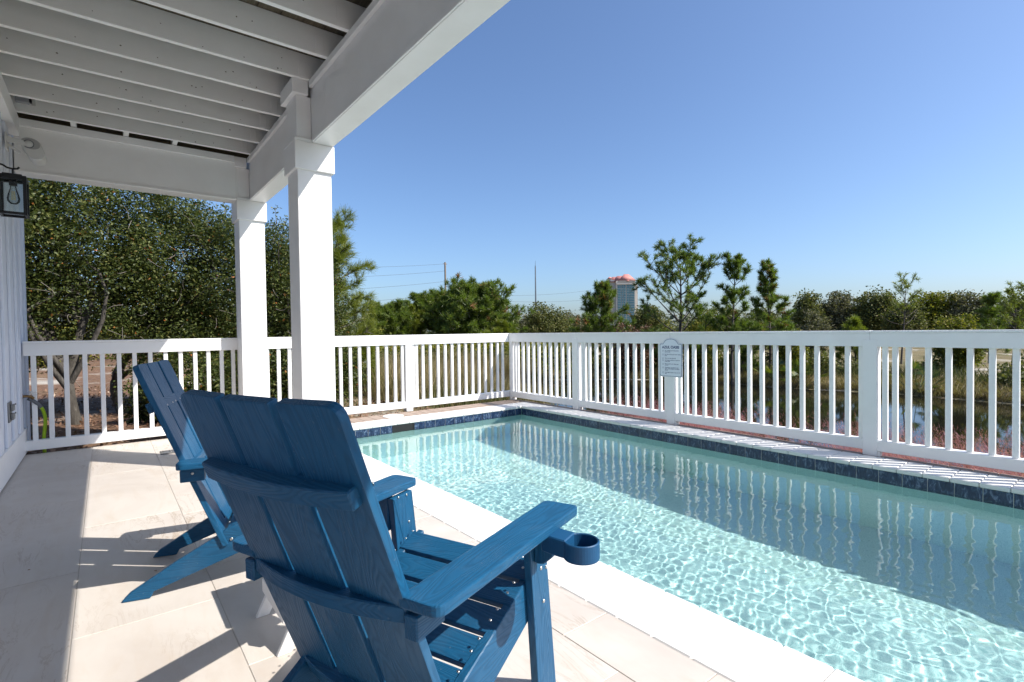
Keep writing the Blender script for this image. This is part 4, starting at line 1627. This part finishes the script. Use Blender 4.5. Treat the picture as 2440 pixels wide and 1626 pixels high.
# ------------------------------------------------------------------ palmettos on the far bank
for k, (az, d, lab) in enumerate([(65.6, 20.6, 'green fan palmetto at the water edge left of its neighbours'), (66.6, 20.9, 'yellowing fan palmetto in the middle of the three'), (67.7, 20.4, 'green fan palmetto right of its neighbours on the far bank'), (76.5, 19.8, 'fan palmetto in the shade under the right hand oaks')]):
    x, y = pos(az, d)
    z0 = gz1(x, y)
    o = empty('palmetto', (x, y, z0), label=lab, cat='palm', group='fan palmettos on the far bank')
    pr_ = np.random.default_rng(k + 40)
    for _ in range(11):
        a, el = pr_.uniform(0, 6.28), R(pr_.uniform(25, 80))
        st = np.array([math.cos(a) * math.cos(el), math.sin(a) * math.cos(el), math.sin(el)])
        L = pr_.uniform(.45, .85)
        hub = st * L
        sd = unit(np.cross(st, [0, 0, 1.0]))
        upv = np.cross(sd, st)
        Vb, Fb = [], []
        for j in range(11):
            th = R(-80 + 16 * j)
            dd = st * math.cos(th) + sd * math.sin(th) + upv * .12
            ss = np.cross(dd, upv) * .022
            l2 = .36 * (1 - .25 * abs(th) / 1.4)
            q = len(Vb)
            Vb += [hub - ss * .4, hub + dd * l2 * .5 + ss, hub + dd * l2 - np.array([0, 0, .05]), hub + dd * l2 * .5 - ss]
            Fb.append((q, q + 1, q + 2, q + 3))
        V2, F2 = tube_arrays([(np.array([np.zeros(3), hub * .5, hub]), .008)], 4)
        fr_ = quick('frond', np.array(Vb), np.array(Fb), 'palmetto_leaf', o)
        fr_.location = (0, 0, 0)
        stq = quick('stalk', V2, F2, 'palmetto_leaf', fr_)
        stq.location = (0, 0, 0)


# ------------------------------------------------------------------ masses nobody could count
def blades(P, H, w, lean=.35, rng=RNG, wind=(0, 0), bend=.35):
    n = len(P)
    a = rng.uniform(0, 6.28, n)
    H = H * rng.uniform(.55, 1.15, n)
    ln = lean * rng.uniform(.2, 1, n)
    dx = np.stack([np.cos(a) * ln + wind[0], np.sin(a) * ln + wind[1], np.ones(n)], 1)
    dx = unit(dx)
    s = np.stack([-np.sin(a + 1.2), np.cos(a + 1.2), np.zeros(n)], 1) * (w * rng.uniform(.7, 1.3, n))[:, None]
    mid = P + dx * (H * .55)[:, None]
    hor = dx * [1, 1, 0]
    tip = mid + unit(dx + hor * bend * 3 + rng.normal(size=(n, 3)) * .12) * (H * .5)[:, None]
    V = np.stack([P - s * .5, P + s * .5, mid + s * .42, mid - s * .42, tip], 1).reshape(-1, 3)
    i = np.arange(n)[:, None] * 5
    return V, [np.concatenate([i, i + 1, i + 2, i + 3], 1), np.concatenate([i + 3, i + 2, i + 4], 1)]


def ground_pts(x, y, lift=0.0):
    return np.stack([x, y, gz(x, y) + lift], 1)


def bank_points(n, d0, d1, rng, keep=None, power=1.0):
    out_ = []
    tot = 0
    while tot < n:
        x = rng.uniform(5, 27, 40000)
        y = rng.uniform(-6, 27, 40000)
        dd = pond_dist(x, y)
        ok = (dd > d0) & (dd < d0 + (d1 - d0) * rng.uniform(0, 1, 40000) ** power)
        if keep is not None:
            ok &= keep(x, y)
        out_.append(np.stack([x[ok], y[ok]], 1))
        tot += ok.sum()
    return np.concatenate(out_)[:n]


farside = lambda x, y: (x > 13.0) | (y > 16.5)
q = bank_points(34000, .12, 2.4, RNG, farside, 1.2)
V, F = blades(ground_pts(q[:, 0], q[:, 1], -.02), .40, .024, .9, bend=.7)
quick('dry_grass', V, F, 'dry_grass', kind='stuff')
q = bank_points(11000, 1.5, 4.5, RNG, farside)
V, F = blades(ground_pts(q[:, 0], q[:, 1], -.02), .50, .024, .5, bend=.4)
quick('green_grass', V, F, 'green_reed', kind='stuff')
# reeds and broom sedge left of the pond
nearleft = lambda x, y: (y > 9.0) & (x < 14.5) & (x > 3.8 + .0 * y)
q = bank_points(26000, -.25, 6.5, RNG, nearleft, .8)
q = q[(q[:, 1] > 10.2 + .35 * np.sin(q[:, 0] * 2)) | (q[:, 0] > 8.2)]
V, F = blades(ground_pts(q[:, 0], q[:, 1], -.02), .95, .013, .40, bend=.35)
quick('dry_reeds', V, F, 'dry_grass', kind='stuff')
q = bank_points(5000, -.2, 4.5, RNG, nearleft)
V, F = blades(ground_pts(q[:, 0], q[:, 1], -.02), .85, .015, .45)
quick('green_reeds', V, F, 'green_reed', kind='stuff')
# low green scrub beyond the reeds and behind the far bank
Ps = []
for _ in range(90):
    q = bank_points(1, 1.6, 5.5, RNG, farside)[0]
    r_ = RNG.uniform(.28, .80)
    z0 = gz1(*q)
    P, _c = clump_points(int(650 * r_), (q[0], q[1], z0 + r_ * .55), (r_ * 1.1, r_ * 1.1, r_ * .8), 22, .13)
    Ps.append(P)
P = np.concatenate(Ps)
P[:, 2] = np.maximum(P[:, 2], gz(P[:, 0], P[:, 1]) + .03)
V, F = leaf_arrays(P, .13, .038, .35)
quick('undergrowth', V, F, 'oak_leaf_far', kind='stuff')
Ps = []
for _ in range(60):
    az, d = RNG.uniform(20, 46), RNG.uniform(22, 42)
    x, y = pos(az, d)
    r_ = RNG.uniform(.5, 1.1)
    P, _c = clump_points(330, (x, y, gz1(x, y) + r_ * .5), (r_ * 1.3, r_ * 1.3, r_ * .7), 18, .18)
    Ps.append(P)
for _ in range(34):
    az, d = RNG.uniform(-14, 22), RNG.uniform(25, 40)
    x, y = pos(az, d)
    r_ = RNG.uniform(1.0, 2.4)
    P, _c = clump_points(650, (x, y, gz1(x, y) + r_ * .8), (r_ * 1.3, r_ * 1.3, r_), 20, .25)
    Ps.append(P)
P = np.concatenate(Ps)
P[:, 2] = np.maximum(P[:, 2], gz(P[:, 0], P[:, 1]) + .03)
V, F = leaf_arrays(P, .20, .055, .35)
quick('mid_scrub', V, F, 'olive_leaf', kind='stuff')
Ps = []
for _ in range(300):
    az, d = RNG.uniform(-18, 98), RNG.uniform(62, 160)
    x, y = pos(az, d)
    r_ = RNG.uniform(1.5, 3.0) * d / 95
    P, _c = clump_points(85, (x, y, r_ * .62 - .4), (r_ * 1.9, r_ * 1.9, r_ * .75), 14, .5)
    Ps.append(P)
P = np.concatenate(Ps)
P[:, 2] = np.maximum(P[:, 2], -.3)
V, F = leaf_arrays(P, 1.15, .36, .5)
quick('far_woods', V, F, 'far_leaf', kind='stuff')
# leaf litter under the oaks
n = 14000
x, y = RNG.uniform(-4, 5.2, n), 6.75 + RNG.uniform(0, 1, n) ** 1.5 * 9
P = ground_pts(x, y, .012)
V, F = leaf_arrays(P, .075, .020, 2.5)
V[:, 2] = np.maximum(V[:, 2], np.repeat(P[:, 2], 4) - .004)
quick('leaf_litter', V, F, 'litter_leaf', kind='stuff')
# pink muhly grass between the railing and the pond
clx, cly = [], []
for k in range(33):
    clx.append(RNG.uniform(5.75, 7.5))
    cly.append([RNG.normal(4.3, .55), RNG.normal(1.3, .55), RNG.uniform(-2.4, 6.0)][k % 3])
Pb, Pp = [], []
for cx_, cy__ in zip(clx, cly):
    n = 300
    a, rr_ = RNG.uniform(0, 6.28, n), np.abs(RNG.normal(size=n)) * .13
    Pp.append(np.stack([cx_ + rr_ * np.cos(a), cy__ + rr_ * np.sin(a)], 1))
    Pb.append(np.stack([cx_ + rr_ * np.cos(a) * 1.2, cy__ + rr_ * np.sin(a) * 1.2], 1))
Pp, Pb = np.concatenate(Pp), np.concatenate(Pb)
V, F = blades(ground_pts(Pb[:, 0], Pb[:, 1], -.02), .55, .005, .75, bend=.6)
quick('grass_tussocks', V, F, 'green_reed', kind='stuff')
n = len(Pp)
B = ground_pts(Pp[:, 0], Pp[:, 1])
a = RNG.uniform(0, 6.28, n)
hh = RNG.uniform(.50, 1.05, n)
ln = RNG.uniform(.05, .55, n)
dirs = unit(np.stack([np.cos(a) * ln - .10, np.sin(a) * ln + .22, np.ones(n)], 1))
V1, V2 = [], []
top = B + dirs * hh[:, None]
m_ = 9
base = np.repeat(B + dirs * (hh * .50)[:, None], m_, 0)
tt_ = RNG.uniform(0, 1, n * m_)[:, None]
stem = base + np.repeat(dirs * (hh * .5)[:, None], m_, 0) * tt_ + RNG.normal(size=(n * m_, 3)) * .008
hd = unit(np.repeat(dirs, m_, 0) + RNG.normal(size=(n * m_, 3)) * .55 + np.array([-.05, .12, 0]))
hl = RNG.uniform(.05, .12, (n * m_, 1)) * (1.15 - tt_ * .6)
ss = unit(np.cross(hd, RNG.normal(size=(n * m_, 3)))) * .0016
V = np.stack([stem - ss, stem + ss, stem + hd * hl], 1).reshape(-1, 3)
quick('pink_grass', V, np.arange(3 * n * m_).reshape(-1, 3), 'pink_plume', kind='stuff')
# dry reed stems standing in the shallows
q = bank_points(160, -.9, .1, RNG, lambda x, y: (x < 9.5) & (y > -3))
V, F = blades(np.stack([q[:, 0], q[:, 1], np.full(len(q), POND_Z - .05)], 1), 1.0, .008, .35, bend=.3)
quick('shore_reeds', V, F, 'dry_grass', kind='stuff')

# ------------------------------------------------------------------ tower, poles, mast and wires far behind
D = 640.0


def at(px, tan_, d=D):
    """a far point from its bearing in the photograph and its height"""
    a = YAW + math.atan((px - 1220) / FPX)
    return Vector((d * math.sin(a), d * math.cos(a), CAM_H + tan_ * d))


ht = empty('hotel_tower', tuple(at(1490, 0)[:2]) + (-.4,), YAW * -1, label='distant hotel tower with salmon red roofs and a blue glass front', cat='building')
bear = math.atan2(at(1490, 0).x, at(1490, 0).y)
ht.rotation_euler = (0, 0, -bear + R(6))
PXM = D / FPX * math.cos(bear - YAW) ** -1     # metres for one photo pixel at that bearing
PXM *= math.cos(bear - YAW) ** 1
u_ = lambda px: (px - 1490) * .502
z_ = lambda py: (777 - py) * .52


def hbox(name, x0, x1, y0, y1, z0, z1, mat, bev=0, parent=ht):
    return box(name, (x0, y0, z0), (x1, y1, z1), mat, parent, bev, local=True)


hbox('wall', u_(1469), u_(1515), 0, 26, 0, z_(661), 'hotel_wall')
hbox('side_wing', u_(1457), u_(1469) - .02, 4, 30, 0, z_(658), 'hotel_side')
hbox('stair_tower', u_(1451), u_(1461), 8, 22, 0, z_(653), 'hotel_side')
hbox('low_wing', u_(1435), u_(1451) - .02, 12, 34, 0, z_(668), 'hotel_side')
hbox('right_wing', u_(1515) + .02, u_(1521), 3, 24, 0, z_(668), 'hotel_wall')
hbox('cornice', u_(1470), u_(1514.5), -.9, -.02, z_(669.5), z_(667), 'hotel_wall')
hbox('parapet', u_(1476), u_(1512), -.6, -.02, z_(664), z_(660.2), 'hotel_wall')
strips = [(1472.6, 1480.6, 1), (1481.8, 1486, 1), (1487, 1492, 1), (1494, 1499.6, 1), (1500.4, 1512.6, 2)]
nf = 27
for a, b, k in strips:
    hbox('glass_strip', u_(a), u_(b), -.35, -.02, 1.0, z_(670.5), 'hotel_glass')
    z0_, z1_ = 1.0, z_(670.5)
    for f in range(nf):
        zz = z0_ + (z1_ - z0_) * (f + .78) / nf
        hbox('floor_band', u_(a) + .05, u_(b) - .05, -.50, -.36, zz, zz + .22, 'hotel_wall')


def hip(name, x0, x1, y0, y1, z0, z1, ridge=.35):
    cx_, cy2 = (x0 + x1) / 2, (y0 + y1) / 2
    rx = (x1 - x0) / 2 * ridge
    V = np.array([(x0, y0, z0), (x1, y0, z0), (x1, y1, z0), (x0, y1, z0), (cx_ - rx, cy2, z1), (cx_ + rx, cy2, z1)], float)
    o = quick(name, V, [np.array([(0, 1, 5, 4), (2, 3, 4, 5), (3, 2, 1, 0)]), np.array([(1, 2, 5), (3, 0, 4)])], 'hotel_roof', ht)
    o.location = (0, 0, 0)
    return o


hip('roof', u_(1457) - .8, u_(1490), 2, 30, z_(663), z_(648.5), .62)
hip('roof', u_(1476), u_(1515.5) + .6, -1.0, 27, z_(661), z_(643.5), .28)
hip('roof', u_(1466), u_(1506), .5, 28, z_(661), z_(647), .60)
hip('roof', u_(1450.2), u_(1462), 7, 23, z_(653.5), z_(648.5), .2)
hip('roof', u_(1434.5), u_(1445), 11, 26, z_(666), z_(662), .6)
hip('roof', u_(1443), u_(1452), 10, 26, z_(672), z_(668.5), .6)
hip('roof', u_(1493), u_(1501), -1.2, 0, z_(662.5), z_(659.5), .6)


def pole(name, label, az, d, tan_, r0, r1, mat, cat='pole'):
    x, y = pos(az, d)
    o = empty(name, (x, y, -.5), label=label, cat=cat)
    H = CAM_H + tan_ * d + .5
    V, F = tube_arrays([(np.array([(0, 0, 0), (0, 0, H * .5), (0, 0, H)]), np.array([r0, (r0 + r1) / 2, r1]))], 8)
    quick('shaft', V, F, mat, o, smooth=True).location = (0, 0, 0)
    return o, H


po, PH = pole('utility_pole', 'taller brown utility pole above the distant pines', 31.03, 90, .1331, .20, .15, 'pole')
for zz, wd in ((PH - .35, .35),):
    box('cross_arm', (-wd, -.06, zz), (wd, .06, zz + .12), 'pole', po, 0, local=True)
po2, PH2 = pole('utility_pole', 'shorter brown utility pole left of the big round pine', 31.87, 118, .0983, .22, .17, 'pole')
box('cross_arm', (-.55, -.08, PH2 - .4), (.55, .08, PH2 - .25), 'pole', po2, 0, local=True)
ms, MH = pole('radio_mast', 'thin dark mast standing alone left of the tower', 40.98, 150, .124, .30, .16, 'steel_grey', 'mast')
V, F = tube_arrays([(np.array([(0, 0, MH - .1), (0, 0, MH + 1.6)]), np.array([.07, .03]))], 6)
quick('antenna', V, F, 'wire', ms).location = (0, 0, 0)


def wire(label, az0, d0, t0, az1, d1, t1, sag=.6, r=.019):
    a = np.array([*pos(az0, d0), CAM_H + t0 * d0])
    b = np.array([*pos(az1, d1), CAM_H + t1 * d1])
    s = np.linspace(0, 1, 24)[:, None]
    P = a + (b - a) * s + np.array([0, 0, -1.0]) * (4 * sag * s * (1 - s))
    V, F = tube_arrays([(P, r)], 5)
    o = quick('power_line', V, F, 'wire', smooth=True)
    tag(o, label, 'wire', 'overhead power lines')


wire('uppermost overhead wire running left from the taller utility pole', 31.0, 90, .130, 14, 78, .118, .3, .018)
wire('second overhead wire running left from the taller utility pole', 31.0, 90, .1165, 14, 78, .098, .3)
wire('third overhead wire running left from the taller utility pole', 31.0, 90, .0965, 14, 78, .074, .3)
wire('lowest overhead wire running left behind the distant pines', 31.0, 90, .0735, 14, 78, .048, .3)
wire('upper overhead wire running right from the taller pole to the tower', 31.05, 90, .072, 52, 150, .090, 1.6)
wire('middle overhead wire running right behind the thin mast', 31.05, 90, .0660, 52, 150, .0690, 1.6)
wire('lower overhead wire running right behind the thin mast', 31.05, 90, .0480, 52, 150, .0490, 1.6)

# bits of dry leaf blown onto the patio
n = 42
x = np.concatenate([RNG.uniform(-.58, 1.45, 26), RNG.uniform(2.0, 4.6, 10), RNG.uniform(-.55, .6, 6)])
y = np.concatenate([RNG.uniform(1.3, 6.4, 26), RNG.uniform(5.92, 6.5, 10), RNG.uniform(6.2, 6.55, 6)])
P = np.stack([x, y, np.full(n, .0035)], 1)
V, F = leaf_arrays(P, .022, .006, 4.0)
V[:, 2] = np.clip(V[:, 2], .0015, .006)
quick('fallen_leaves', V, F, 'litter_leaf', kind='stuff')
